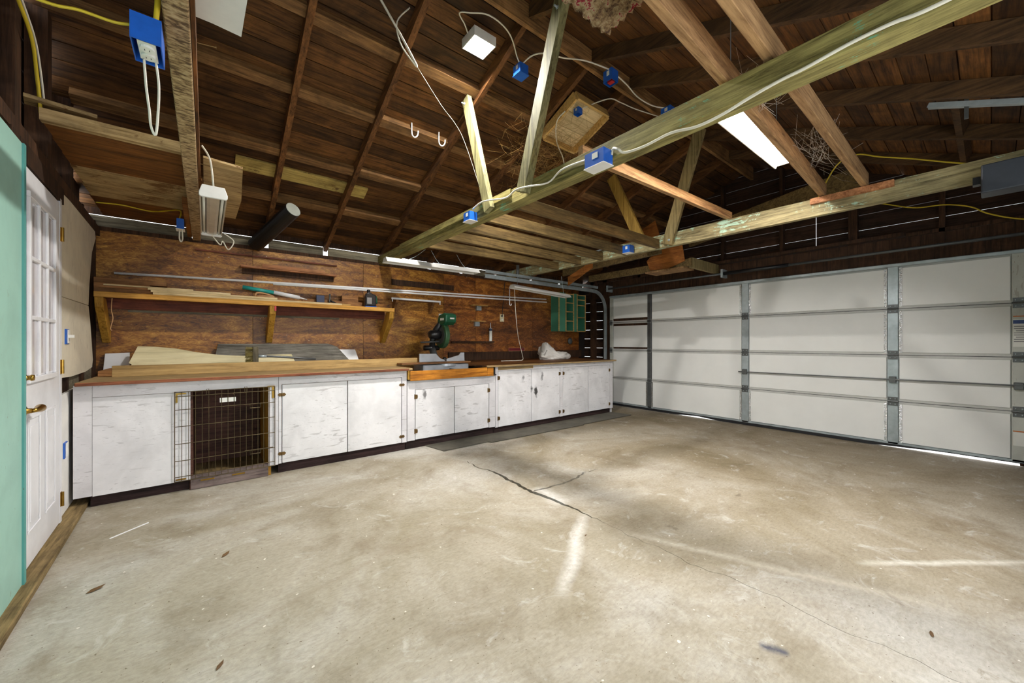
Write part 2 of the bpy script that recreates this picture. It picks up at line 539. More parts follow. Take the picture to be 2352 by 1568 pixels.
def concrete():
    m, nt, bs = new_mat('concrete_floor')
    g = NT(nt)
    tc = g.n('ShaderNodeTexCoord')
    geo = g.n('ShaderNodeNewGeometry')
    pos = geo.outputs['Position']
    def mp(scale):
        q = g.n('ShaderNodeMapping')
        q.inputs['Scale'].default_value = scale
        g.link(pos, q.inputs['Vector'])
        return q.outputs[0]
    p = mp((1, 1, 1))
    big = g.noise(p, 0.75, 6, 0.62, 0.8)
    mid = g.noise(p, 2.6, 7, 0.65, 0.5)
    fine = g.noise(p, 45, 4, 0.7)
    trowel = g.noise(mp((9, 26, 1)), 3.0, 6, 0.65, 0.6)
    c = g.ramp(big, [(0.34, lin((144, 135, 115))), (0.5, lin((166, 159, 145))), (0.64, lin((186, 183, 176)))])
    c2 = g.ramp(mid, [(0.30, (0.74, 0.70, 0.64)), (0.48, (0.98, 0.97, 0.95)), (0.7, (1.06, 1.05, 1.04))])
    c = g.mix(1.0, c, c2, 'MULTIPLY')
    c3 = g.ramp(trowel, [(0.3, (0.84, 0.83, 0.81)), (0.55, (1, 1, 1)), (0.75, (1.08, 1.08, 1.08))])
    c = g.mix(1.0, c, c3, 'MULTIPLY')
    c4 = g.ramp(fine, [(0.3, (0.88, 0.88, 0.88)), (0.6, (1.04, 1.04, 1.04))])
    c = g.mix(1.0, c, c4, 'MULTIPLY')
    # oil and dirt toward the garage door and along the benches: worn, tyre-marked slab
    sx = g.n('ShaderNodeSeparateXYZ')
    g.link(pos, sx.inputs[0])
    tyre = g.ramp(g.math('MULTIPLY', sx.outputs['X'], 1 / 6.2), [(0.28, (1, 1, 1)), (0.62, (0.86, 0.81, 0.72)), (0.92, (0.68, 0.62, 0.53)), (1.0, (0.58, 0.52, 0.44))])
    c = g.mix(1.0, c, tyre, 'MULTIPLY')
    dirt = g.ramp(g.noise(p, 1.4, 8, 0.7, 1.0), [(0.55, (0, 0, 0)), (0.74, (0.55, 0.55, 0.55))])
    c = g.mix(dirt, c, lin((118, 102, 80)))
    dark = g.ramp(g.noise(p, 5.0, 5, 0.6, 0.3), [(0.69, (0, 0, 0)), (0.76, (0.6, 0.6, 0.6))])
    c = g.mix(dark, c, lin((92, 80, 66)))
    speck = g.ramp(g.noise(p, 34, 1, 0.4), [(0.77, (0, 0, 0)), (0.79, (1, 1, 1))])
    c = g.mix(speck, c, lin((214, 208, 198)))
    grit = g.ramp(g.noise(p, 62, 2, 0.5), [(0.70, (0, 0, 0)), (0.73, (0.75, 0.75, 0.75))])
    c = g.mix(grit, c, lin((96, 82, 62)))
    blot = g.ramp(g.noise(p, 9.0, 6, 0.7, 0.8), [(0.63, (0, 0, 0)), (0.72, (0.5, 0.5, 0.5))])
    c = g.mix(blot, c, lin((128, 112, 88)))
    pale = g.ramp(g.noise(p, 4.2, 8, 0.75, 1.2), [(0.57, (0, 0, 0)), (0.68, (0.45, 0.45, 0.45))])
    c = g.mix(pale, c, lin((204, 202, 197)))
    # pale and dark streaks, each between two points
    def streak(a, b, w, amt, col):
        nonlocal c
        a, b = Vector(a), Vector(b)
        d = (b - a)
        L = d.length
        d.normalize()
        dx = g.math('SUBTRACT', sx.outputs['X'], a.x)
        dy = g.math('SUBTRACT', sx.outputs['Y'], a.y)
        al = g.math('ADD', g.math('MULTIPLY', dx, d.x), g.math('MULTIPLY', dy, d.y))
        wob = g.math('MULTIPLY', g.math('SUBTRACT', g.noise(p, 4, 3), 0.5), w * 1.2)
        ac = g.math('ADD', g.math('ADD', g.math('MULTIPLY', dx, -d.y), g.math('MULTIPLY', dy, d.x)), wob)
        e1 = g.math('SUBTRACT', 1.0, g.math('DIVIDE', g.math('ABSOLUTE', ac), w), True)
        e2 = g.math('SUBTRACT', 1.0, g.math('POWER', g.math('ABSOLUTE', g.math('SUBTRACT', g.math('MULTIPLY', al, 2 / L), 1.0)), 4.0), True)
        k = g.math('MULTIPLY', g.math('MULTIPLY', e1, e2), g.math('MULTIPLY', g.noise(p, 30, 4, 0.7), amt * 1.9), True)
        c = g.mix(k, c, col)
    streak((2.10, 1.80), (1.30, 1.25), 0.055, 0.6, lin((226, 224, 220)))
    streak((2.75, 0.47), (3.6, -0.2), 0.035, 0.6, lin((226, 224, 214)))
    streak((2.16, 2.38), (2.07, 1.95), 0.10, 0.6, lin((224, 222, 218)))
    streak((2.62, 0.1), (2.05, 1.5), 0.05, 0.35, lin((222, 214, 198)))
    streak((1.72, 0.58), (1.76, 0.48), 0.035, 1.1, lin((84, 84, 92)))
    streak((-0.1, 1.9), (1.15, 2.25), 0.03, 0.4, lin((140, 128, 112)))
    g.link(c, bs.inputs['Base Color'])
    bs.inputs['Roughness'].default_value = 0.82
    bs.inputs['Specular IOR Level'].default_value = 0.25
    h = g.math('ADD', g.math('MULTIPLY', trowel, 0.5), g.math('MULTIPLY', fine, 0.5))
    g.link(g.bump(h, 0.6, 0.008), bs.inputs['Normal'])
    return m
M['concrete'] = concrete()

# ------------------------------------------------------------------ layout numbers (metres)
YW = 5.30          # back wall surface
XG = 6.15          # garage door, inner face of stiles
RIDGE_Y, RIDGE_Z, PITCH = 2.20, 3.67, 0.41   # rafter underside at the ridge
COSP = 1 / math.sqrt(1 + PITCH * PITCH)
SINP = PITCH * COSP
RAFT = [-0.09, 0.55, 1.20, 1.93, 2.66, 3.22, 3.90, 4.72, 5.47]
def wall_left_x(y):
    return -0.705 - 0.031 * (y - 2.94)
LDIR = Vector((-0.031, 1, 0)).normalized()
LNRM = Vector((LDIR.y, -LDIR.x, 0))
def LW(s, o, z):
    """along the left wall from the latch side of the door, offset into the room, height"""
    p = Vector((-0.705, 2.94, 0)) + LDIR * s + LNRM * o
    return (p.x, p.y, z)
def lbox(s0, s1, o0, o1, z0, z1, mb=None):
    mb = mb or MB()
    return mb.hexa([LW(s0, o0, z0), LW(s0, o1, z0), LW(s1, o1, z0), LW(s1, o0, z0),
                    LW(s0, o0, z1), LW(s0, o1, z1), LW(s1, o1, z1), LW(s1, o0, z1)])

# ------------------------------------------------------------------ floor
fl = struct(bx(-1.3, 6.19, -1.6, 5.6, -0.22, -0.05).build('floor', M['crack']))
def jit(t, s):
    return (mnoise.noise(Vector((t * 3.1, s, 0.3))) * 0.05 + mnoise.noise(Vector((t * 17.0, s, 4.3))) * 0.022)
def gapx(y):   # joint running along Y
    return 0.019 * max(0.06, min(1.0, (y - 1.6) / 0.6)) * max(0.12, min(1, (3.5 - y) / 0.8)) + 0.002 * abs(mnoise.noise(Vector((y * 9, 2, 2))))
def gapy(x):
    return 0.015 * max(0.05, min(1.0, (3.3 - x) / 0.8)) + 0.002 * abs(mnoise.noise(Vector((x * 9, 5, 2))))
N = 130
ys1 = [2.31 + (5.6 - 2.31) * i / N for i in range(N + 1)]
ys0 = [-1.6 + (2.31 + 1.6) * i / N for i in range(N + 1)]
xs1 = [2.10 + (6.19 - 2.10) * i / N for i in range(N + 1)]
xs0 = [-1.3 + (2.10 + 1.3) * i / N for i in range(N + 1)]
jx = lambda y: 2.07 + jit(y, 1.0)
jy = lambda x: 2.31 + jit(x, 7.0)
slabs = [
    # +x +y
    [(jx(y) + gapx(y), y) for y in reversed(ys1)] + [(x, jy(x) + gapy(x)) for x in xs1] + [(6.19, 5.6)],
    # -x, one long slab
    [(jx(y) - gapx(y), y) for y in ys0] + [(jx(y) - gapx(y), y) for y in ys1[1:]] + [(-1.3, 5.6), (-1.3, -1.6)],
    # +x -y
    [(jx(y) + gapx(y), y) for y in ys0] + [(x, jy(x) - gapy(x)) for x in xs1] + [(6.19, -1.6)],
]
for k, poly in enumerate(slabs):
    MB().prism(poly, 'z', -0.05, 0.0 if k else -0.004).build('slab', M['concrete'], fl)
struct(bx(6.192, 11.0, -4, 8.5, -0.2, -0.012).build('floor_exterior', M['drive']))

# ------------------------------------------------------------------ roof
def RS(side, q, x, n):
    """roof point: slope side (+1 bench side), distance q down from the ridge, x, offset n above the sheathing underside"""
    y = RIDGE_Y + side * q * COSP
    z = RIDGE_Z + 0.112 - q * SINP
    return (x, y + side * n * SINP, z + n * COSP)
def rbox(side, q0, q1, x0, x1, n0, n1):
    return MB().hexa([RS(side, q0, x0, n0), RS(side, q0, x1, n0), RS(side, q1, x1, n0), RS(side, q1, x0, n0),
                      RS(side, q0, x0, n1), RS(side, q0, x1, n1), RS(side, q1, x1, n1), RS(side, q1, x0, n1)])
cb = MB()
for sd in (1, -1):
    b = rbox(sd, 0.0, 3.46, -1.15, 6.6, 0.022, 0.05)
    cb.add(b.v, b.f)
ceil_o = struct(cb.build('ceiling', M['felt']))
QW = 0.1395
for sd in (1, -1):
    q = 0.012
    row = 0
    while q < 3.38:
        cuts = [-1.1]
        x = -1.1 + rng.uniform(1.0, 3.4)
        while x < 5.6:
            r = min(RAFT, key=lambda a: abs(a - x))
            if r - cuts[-1] > 0.8:
                cuts.append(r)
            x += rng.uniform(2.0, 3.6)
        cuts.append(6.5)
        for a, b in zip(cuts, cuts[1:]):
            j = rng.uniform(0, 0.003)
            rbox(sd, q, q + QW - 0.005 - rng.uniform(0, 0.004), a + 0.001, b - 0.002, j, 0.021).build('plank', M['sheath'], ceil_o)
        q += QW
        row += 1
# rafters, purlin blocks, ridge board
for i, x in enumerate(RAFT):
    for sd in (1, -1):
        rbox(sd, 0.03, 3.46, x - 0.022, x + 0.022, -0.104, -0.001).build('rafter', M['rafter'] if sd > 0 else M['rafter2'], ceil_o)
bx(-1.0, 6.4, 2.182, 2.218, 3.60, 3.765).build('ridge_board', M['purlin'], ceil_o)
for qy in (2.88, 3.44, 4.07, 4.66):
    q = (qy - RIDGE_Y) / COSP
    for a, b in zip([-0.78] + RAFT, RAFT + [6.2]):
        o = rng.uniform(-0.012, 0.012)
        rbox(1, q + o, q + o + 0.085, a + 0.0225, b - 0.0225, -0.062, -0.001).build('purlin', M['purlin'], ceil_o)
for (x0, x1, y) in ((3.924, 4.696, 0.14), (4.744, 5.446, 0.14), (3.924, 4.696, -0.35)):
    q = (RIDGE_Y - y) / COSP
    rbox(-1, q, q + 0.04, x0, x1, -0.09, -0.001).build('blocking', M['rafter2'], ceil_o)
# yellow painted boards nailed low between the rafters on the bench side
for (a, b, qy) in ((0.21, 0.526, 4.30), (0.574, 1.176, 4.30), (1.224, 1.40, 4.31)):
    q = (qy - RIDGE_Y) / COSP
    rbox(1, q, q + 0.16, a, b, -0.022, -0.002).build('yellow_board', M['yellow_board'], ceil_o)

# ------------------------------------------------------------------ back wall (bench wall)
wb = struct(bx(-0.95, 6.3, 5.40, 5.44, -0.05, 2.30).build('wall_back', M['dark_in']))
edges = [-0.90, 0.42, 1.66, 2.88, 3.47, 4.72, 6.00]
for a, b in zip(edges, edges[1:]):
    bx(a + 0.002, b - 0.002, YW, YW + 0.012, 0.0, 2.27).build('plywood_panel', M['ply'] if a < 2 else M['ply_red'], wb)
for x in (-0.5, 0.3, 1.1, 1.9, 2.7, 3.5, 4.3, 5.1, 5.9):
    bx(x - 0.022, x + 0.022, YW + 0.014, 5.399, 0.0, 2.30).build('stud', M['stud'], wb)
bx(-0.9, 6.28, YW + 0.002, 5.40, 2.272, 2.312).build('top_plate', M['stud'], wb)
# frieze boards between rafters, daylight leaks round them
prev = -0.80
for a, b in zip([-0.97] + RAFT, RAFT + [6.2]):
    bx(a + 0.028, b - 0.028, 5.345, 5.355, 2.3165, 2.424).build('frieze_board', M['frieze'], wb)
    bx(a + 0.0225, b - 0.0225, 5.345, 5.355, 2.4298, 2.50).build('frieze_cap', M['stud'], wb)
# skirting ledges and battens fixed to the plywood
bx(-0.09, 1.32, YW - 0.03, YW, 2.185, 2.20).build('batten', M['ledger'], wb)
bx(2.05, 3.05, YW - 0.02, YW, 2.02, 2.10).build('batten', M['stud'], wb)
bx(3.0, 3.72, YW - 0.05, YW, 1.195, 1.225).build('batten', M['stud'], wb)
bx(2.95, 6.05, YW - 0.03, YW, 0.915, 1.05).build('splash_board', M['stud'], wb)

# ------------------------------------------------------------------ front wall (garage door wall, gable above)
wf = struct(bx(6.20, 6.29, -1.05, 5.42, 2.40, 2.44).build('wall_front', M['stud']))
OPEN0, OPEN1, OPENZ = -0.30, 4.70, 2.13
def roof_halfspan(z):
    return (RIDGE_Z + 0.112 - z) / PITCH
z = -0.02
H_ = 0.186
def hsp(z):
    return max(0.02, (RIDGE_Z + 0.112 + 0.030 - z) / PITCH)
while z < 3.72:
    z1 = min(z + H_ - (0.0048 if z > 2.2 else 0.003), 3.80)
    if z < OPENZ + 0.05:
        segs = [(OPEN1, 5.445, OPEN1, 5.445), (-1.03, OPEN0, -1.03, OPEN0)]
    else:
        lo0, hi0 = max(-1.03, RIDGE_Y - hsp(z)), min(5.445, RIDGE_Y + hsp(z))
        lo1, hi1 = max(-1.03, RIDGE_Y - hsp(z1)), min(5.445, RIDGE_Y + hsp(z1))
        cuts = [c for c in (1.44, 2.59) if 2.3 < z < 2.9]
        ends0 = [lo0] + cuts + [hi0]
        ends1 = [lo1] + cuts + [hi1]
        segs = [(ends0[i] + (0.003 if i else 0), ends0[i + 1] - (0.003 if i < len(cuts) else 0), ends1[i] + (0.003 if i else 0), ends1[i + 1] - (0.003 if i < len(cuts) else 0)) for i in range(len(cuts) + 1)]
    for a, b, a1, b1 in segs:
        MB().prism([(a, z), (b, z), (b1, z1), (a1, z1)], 'x', 6.295, 6.315).build('siding_board', M['siding'], wf)
    z += H_
for y in (5.12, 4.80, 4.05, 3.35, 2.60, 1.83, 1.10, 0.35, -0.4):
    lo = 0.0 if y > 4.7 else 2.38
    hi = min(RIDGE_Z + 0.1 - PITCH * abs(y - RIDGE_Y), 3.7)
    w = 0.045 if y not in (1.10,) else 0.085
    bx(6.20, 6.294, y - w, y + w if y > 4.7 else y + 0.0, lo, hi).build('stud', M['stud'], wf)
bx(6.196, 6.294, -0.95, 5.2, 2.085, 2.395).build('door_header', M['stud'], wf)
bx(6.197, 6.294, 4.60, 4.76, 0.0, 2.084).build('door_jamb', M['stud'], wf)
bx(6.197, 6.294, -0.36, -0.18, 0.0, 2.084).build('door_jamb', M['stud'], wf)
bx(6.10, 6.20, 0.6, 3.6, 2.40, 2.44).build('ledge', M['stud'], wf)

# unseen wall behind the camera; broad opening added to let in fill daylight
wr = struct(bx(-0.9, 6.3, -1.02, -0.98, -0.05, 0.75).build('wall_right', M['siding_x']))
bx(-0.9, -0.5, -1.02, -0.98, 0.751, 2.42).build('pier', M['siding_x'], wr)
bx(3.1, 6.3, -1.02, -0.98, 0.751, 2.42).build('pier', M['siding_x'], wr)
bx(-0.499, 3.099, -1.02, -0.98, 2.05, 2.42).build('lintel', M['siding_x'], wr)

# ------------------------------------------------------------------ left wall with the white door
wl = struct(lbox(-4.0, 2.45, -0.14, -0.115, -0.02, 2.42).build('wall_left', M['dark_in']))
# drywall upper and lower pieces beyond the door
def dry(poly, o0, o1, name, mat):
    mb = MB().prism(poly, 'x', o0, o1)
    mb.map(lambda o, s, z: LW(s, o, z))
    return mb.build(name, mat, wl)
dry([(0.845, 0.97), (1.2, 0.955), (1.75, 0.962), (2.02, 0.985), (2.06, 1.05), (2.0, 1.22), (1.93, 1.40), (1.86, 1.515), (0.845, 1.505)], -0.035, -0.02, 'drywall_sheet', M['drywall'])
dry([(0.845, 1.51), (1.86, 1.52), (1.90, 1.70), (2.02, 2.0), (2.20, 2.16), (2.15, 2.24), (1.6, 2.235), (0.845, 2.20)], -0.035, -0.02, 'drywall_sheet', M['drywall'])
dry([(0.845, 0.04), (1.9, 0.04), (1.9, 0.50), (1.9, 0.87), (0.845, 0.85)], -0.035, -0.02, 'drywall_sheet', M['drywall_low'])
lbox(0.845, 2.3, -0.11, -0.06, 0.84, 0.99).build('blocking', M['frieze'], wl)
for s in (1.2, 1.75, 2.3):
    lbox(s, s + 0.045, -0.11, -0.036, 0.0, 2.35).build('stud', M['stud'], wl)
lbox(-3.9, 2.4, -0.11, -0.012, 2.215, 2.29).build('top_plate', M['stud'], wl)
lbox(-0.1, 0.9, -0.10, -0.004, 2.112, 2.214).build('door_header', M['stud'], wl)
# green painted casing and jamb on the latch side
lbox(-0.40, -0.035, -0.05, 0.012, 0.03, 2.16).build('green_casing', M['green'], wl)
lbox(-0.034, -0.004, -0.05, 0.02, 0.03, 2.16).build('green_jamb', M['green2'], wl)
lbox(-3.9, -0.405, -0.05, 0.0, 0.03, 2.2).build('green_panel', M['green'], wl)
lbox(0.80, 0.843, -0.06, -0.004, 0.04, 2.13).build('hinge_jamb', M['doorwhite'], wl)
# gable framing over the platform
for s in (-0.9, -0.28, 0.02, 0.6, 1.2):
    yy = 2.94 + s
    hi = RIDGE_Z + 0.08 - PITCH * abs(yy - RIDGE_Y)
    lbox(s, s + 0.09, -0.11, -0.02, 2.30, hi).build('stud', M['stud'], wl)
zz = 2.43
while zz < 3.7:
    hs = roof_halfspan(zz + 0.17)
    lbox(max(-4.0, RIDGE_Y - hs - 2.94), RIDGE_Y + hs - 2.94 + 0.05, -0.14, -0.12, zz, zz + 0.18).build('siding_board', M['siding'], wl)
    zz += 0.186
# sill kerb along the foot of the left wall
kb = struct(lbox(-3.9, 1.36, -0.1, 0.065, 0.0, 0.035).build('trim_1', M['sill'], bevel=0.006))

# white nine-light door
d1 = struct(lbox(0.0, 0.795, -0.035, -0.006, 0.045, 2.10).build('door_1', M['doorwhite'], bevel=0.002))
GS0, GS1, GZ0, GZ1 = 0.155, 0.63, 1.02, 1.95
def dpart(name, s0, s1, o0, o1, z0, z1, mat, par=d1, bev=0.0):
    return lbox(s0, s1, o0, o1, z0, z1).build(name, mat, par, bevel=bev)
fr = MB()
for (a, b, c_, d_) in ((GS0 - 0.03, GS1 + 0.03, GZ1, GZ1 + 0.03), (GS0 - 0.03, GS1 + 0.03, GZ0 - 0.03, GZ0), (GS0 - 0.03, GS0, GZ0, GZ1), (GS1, GS1 + 0.03, GZ0, GZ1)):
    lbox(a, b, -0.006, 0.008, c_, d_, fr)
fr.build('glazing_frame', M['doorwhite'], d1, bevel=0.003)
cs = (GS1 - GS0) / 3
rz = (GZ1 - GZ0) / 3
for i in range(3):
    for j in range(3):
        dpart('pane', GS0 + i * cs + 0.011, GS0 + (i + 1) * cs - 0.011, -0.0058, -0.0035, GZ0 + j * rz + 0.011, GZ0 + (j + 1) * rz - 0.011, M['glass'])
for i in (1, 2):
    dpart('muntin', GS0 + i * cs - 0.011, GS0 + i * cs + 0.011, -0.006, 0.007, GZ0, GZ1, M['doorwhite'], bev=0.003)
for j in (1, 2):
    dpart('muntin', GS0, GS1, -0.006, 0.0072, GZ0 + j * rz - 0.011, GZ0 + j * rz + 0.011, M['doorwhite'], bev=0.003)
for (a, b) in ((0.14, 0.355), (0.46, 0.67)):
    mb = MB()
    for (s0, s1, z0, z1) in ((a, b, 0.80, 0.815), (a, b, 0.215, 0.23), (a, a + 0.015, 0.23, 0.80), (b - 0.015, b, 0.23, 0.80)):
        lbox(s0, s1, -0.006, 0.0, z0, z1, mb)
    mb.build('panel_moulding', M['doorwhite'], d1, bevel=0.004)
    dpart('raised_panel', a + 0.035, b - 0.035, -0.006, -0.001, 0.265, 0.765, M['doorwhite'], bev=0.003)
nrm = tuple(LNRM)
kn = MB().lathe([(0.033, 0), (0.033, 0.004), (0.026, 0.012), (0.013, 0.018), (0.012, 0.032)], LW(0.055, -0.006, 0.86), nrm, 24)
hd = kn.build('handle_rose', M['brass'], d1, smooth=True)
ldir = LDIR * 0.06 + LNRM * 0.01
MB().tube([LW(0.055, 0.026, 0.86), LW(0.075, 0.036, 0.86), LW(0.10, 0.038, 0.861), LW(0.13, 0.038, 0.862), LW(0.15, 0.037, 0.861), LW(0.165, 0.036, 0.86), LW(0.175, 0.036, 0.86)],
          [0.011, 0.011, 0.014, 0.020, 0.020, 0.012, 0.007], 16).build('lever', M['brass'], hd, smooth=True)
db = MB().lathe([(0.03, 0), (0.03, 0.005), (0.022, 0.012), (0.012, 0.016), (0.012, 0.026), (0.016, 0.03), (0.014, 0.04)], LW(0.055, -0.006, 1.025), nrm, 24).build('deadbolt', M['brass'], d1, smooth=True)
for zc_ in (1.90, 1.045, 0.19):
    mb = MB().tube([LW(0.812, 0.004, zc_ - 0.045), LW(0.812, 0.004, zc_ + 0.045)], 0.008, 10)
    lbox(0.80, 0.835, -0.004, -0.001, zc_ - 0.045, zc_ + 0.045, mb)
    mb.build('hinge', M['brass'], d1, smooth=False)

# ------------------------------------------------------------------ garage door
gd = struct(bx(6.18, 6.195, -0.21, 4.64, 0.06, 2.10).build('door_2', M['rail_white']))
STILE = [(-0.215, -0.13), (0.655, 0.745), (2.195, 2.285), (3.75, 3.825), (4.57, 4.64)]
ROWS = [(0.052, 0.515), (0.545, 1.045), (1.075, 1.573), (1.603, 2.062)]
for k, (a, b) in enumerate(STILE):
    for r, (z0, z1) in enumerate(ROWS):
        m = M['stile_end'] if k in (0, 4) else (M['steel'] if k < 3 else M['steel_dark'])
        st = MB().box(XG, 6.179, a, b, z0 - 0.012, z1 + 0.012)
        st.build('stile', m, gd, bevel=0.004)
cols = [(-0.128, 0.653), (0.747, 2.193), (2.287, 3.748), (3.827, 4.568)]
for ci, (a, b) in enumerate(cols):
    for r, (z0, z1) in enumerate(ROWS):
        zz0, zz1 = z0 + 0.014, z1 - 0.014
        if ci == 3 and r == 3:
            zz0 += 0.045
        if ci == 3 and r == 2:
            zz1 -= 0.04
            zz0 += 0.03
        bx(6.160, 6.178, a + 0.006, b - 0.006, zz0, zz1).build('foam_panel', M['foam'], gd, bevel=0.003)
        if ci == 3 and r in (2, 3):
            for (p, q) in ((z0, zz0), (zz1, z1)):
                if q - p > 0.02:
                    bx(6.172, 6.179, a, b, p, q).build('bare_strip', M['stud'], gd)
        for (p, q) in ((z0 - 0.012, z0 + 0.012), (z1 - 0.012, z1 + 0.012)):
            if 0.1 < (p + q) / 2 < 2.04:
                bx(6.164, 6.179, a, b, p, q).build('section_rail', M['rail_white'], gd)
for zj in (0.53, 1.06, 1.588):
    bx(6.166, 6.1785, -0.2, 4.63, zj - 0.003, zj + 0.003).build('section_joint', M['rubber'], gd)
    for k, (a, b) in enumerate(STILE):
        h = MB().box(6.144, 6.1495, a + 0.004, b - 0.004, zj + 0.012, zj + 0.05)
        h.box(6.144, 6.1495, a + 0.004, b - 0.004, zj - 0.05, zj - 0.012)
        h.tube([(6.144, a, zj), (6.144, b, zj)], 0.010, 8)
        hg = h.build('hinge', M['steel_dark'], gd)
        for dy in (0.02, -0.02):
            for dz in (0.03, -0.03):
                MB().lathe([(0.006, 0), (0.006, 0.005), (0.003, 0.007)], (6.144, (a + b) / 2 + dy, zj + dz), (-1, 0, 0), 8).build('bolt', M['steel'], hg)
# top strut, bottom rail and seal
bx(6.135, 6.18, -0.215, 4.64, 2.066, 2.105).build('top_strut', M['steel'], gd, bevel=0.006)
bx(6.150, 6.18, -0.215, 4.64, 0.038, 0.062).build('bottom_rail', M['steel'], gd)
sb = MB()
NN = 80
bot = lambda y: 0.001 + (0.030 * min(1, max(0, (0.95 - y) / 0.6)) if y < 0.95 else 0) + (0.022 * max(0, 1 - abs(y - 2.95) / 0.33))
for i in range(NN):
    y0 = -0.215 + 4.855 * i / NN
    y1 = -0.215 + 4.855 * (i + 1) / NN
    sb.hexa([(6.150, y0, bot(y0)), (6.185, y0, bot(y0)), (6.185, y1, bot(y1)), (6.150, y1, bot(y1)),
             (6.150, y0, 0.04), (6.185, y0, 0.04), (6.185, y1, 0.04), (6.150, y1, 0.04)])
sb.build('bottom_seal', M['rubber'], gd)
for (k, r) in ((1, 3), (1, 0), (2, 3), (2, 0), (1, 2), (3, 0)):
    a, b = STILE[k]
    z0, z1 = ROWS[r]
    for (p, q) in ((a - 0.03, a - 0.004), (b + 0.004, b + 0.03)):
        bx(6.1545, 6.158, p, q, z0 + 0.01, z1 - 0.01).build('foil_tape', M['foil'], gd)
# lock bar
lb = MB().tube([(6.125, 2.32, 0.776), (6.125, -0.2, 0.786)], 0.008, 8).build('lock_bar', M['steel_dark'], gd)
for y in (2.24, 0.70, -0.17):
    bx(6.118, 6.15, y - 0.03, y + 0.03, 0.745, 0.815).build('lock_guide', M['steel_dark'], lb, bevel=0.004)
# warning stickers on the near end stile
bx(6.1485, 6.1499, -0.208, -0.137, 1.16, 1.43).build('sticker', M['sticker'], gd)
bx(6.1478, 6.1486, -0.208, -0.137, 1.385, 1.42).build('sticker_band', M['sticker_blue'], gd)
bx(6.1478, 6.1486, -0.208, -0.137, 1.452, 1.462).build('sticker_band', M['sticker_orange'], gd)
for k in range(8):
    bx(6.1478, 6.1486, -0.203, -0.142 - 0.012 * (k % 3 == 2), 1.355 - 0.021 * k, 1.363 - 0.021 * k).build('printed_line', M['print_grey'], gd)
bx(6.1485, 6.1499, -0.208, -0.137, 0.20, 0.33).build('sticker', M['sticker'], gd)
bx(6.1478, 6.1486, -0.208, -0.137, 0.335, 0.345).build('sticker_band', M['sticker_orange'], gd)

# overhead track on the bench side, torsion tube
def channel(pts, w, h, t=0.004):
    mb = MB()
    pts = [Vector(p) for p in pts]
    for p, q in zip(pts, pts[1:]):
        d = (q - p).normalized()
        side = Vector((0, 1, 0))
        up = d.cross(side).normalized()
        for (o_s, o_u, ww, hh) in ((0, -h / 2, w, t), (0, h / 2, w, t), (-w / 2, 0, t, h)):
            c0 = p - d * 0.001 + side * o_s + up * o_u
            c1 = q + d * 0.001 + side * o_s + up * o_u
            a, b = side * ww / 2, up * hh / 2
            mb.hexa([c0 - a - b, c0 + a - b, c1 + a - b, c1 - a - b, c0 - a + b, c0 + a + b, c1 + a + b, c1 - a + b])
    return mb
tr = empty('garage_track', (6.0, 4.72, 0.02), 'bent galvanised steel track carrying the overhead garage door', 'track')
R = 0.36
ctr = (5.76, 2.185 - R)
arc = [(ctr[0] + R * math.sin(t), 4.72, ctr[1] + R * math.cos(t)) for t in [math.pi / 2 * i / 12 for i in range(13)]]
channel([(3.25, 4.72, 2.20)] + arc + [(6.12, 4.72, 0.02)], 0.03, 0.055).build('curved_rail', M['steel'], tr)
channel([(3.27, 4.74, 2.275), (5.9, 4.74, 2.265)], 0.03, 0.04).build('upper_rail', M['steel'], tr)
bx(5.2, 5.24, 4.74, 4.77, 2.2, 2.42).build('hanger', M['steel_dark'], tr)
bx(3.9, 3.94, 4.74, 4.77, 2.2, 2.45).build('hanger', M['steel_dark'], tr)
tt = empty('torsion_tube', (6.06, 2.2, 2.2), 'long steel torsion tube above the garage door', 'tube')
MB().tube([(6.06, 4.66, 2.235), (6.06, 2.50, 2.235)], 0.017, 12).build('tube_half', M['steel_dark'], tt, smooth=True)
MB().tube([(6.06, 1.70, 2.235), (6.06, -0.6, 2.235)], 0.017, 12).build('tube_half', M['steel_dark'], tt, smooth=True)
MB().tube([(6.06, 2.52, 2.235), (6.06, 1.68, 2.235)], 0.026, 12).build('spring', M['black'], tt, smooth=True)
bx(6.03, 6.19, 2.50, 2.53, 2.18, 2.30).build('bracket', M['steel'], tt)
bx(6.03, 6.19, 4.60, 4.63, 2.18, 2.30).build('bracket', M['steel'], tt)

# ------------------------------------------------------------------ trusses: tie beams and struts
t1 = empty('roof_truss', (-0.08, 2.2, 2.29), 'rough hewn tie beam over the white door end of the room', 'beam')
bx(-0.113, -0.044, -0.9, 5.34, 2.29, 2.40).build('tie_beam', M['tie_pale'], t1, bevel=0.004)
bx(-0.042, -0.03, 0.4, 3.35, 2.33, 2.42).build('side_board', M['rafter'], t1)
bx(-0.15, -0.115, 4.0, 5.2, 2.30, 2.36).build('side_board', M['plat'], t1)
def nail(p, d, L, par, r=0.0022):
    p, d = Vector(p), Vector(d).normalized()
    mb = MB().tube([p, p + d * L], r, 6)
    mb.tube([p + d * L, p + d * (L + 0.003)], r * 2.6, 8)
    return mb.build('nail', M['oldbrass'], par)
nail((-0.03, 1.95, 2.38), (1, -0.1, 0.1), 0.06, t1)
nail((-0.03, 3.2, 2.36), (1, 0.2, 0.05), 0.06, t1)

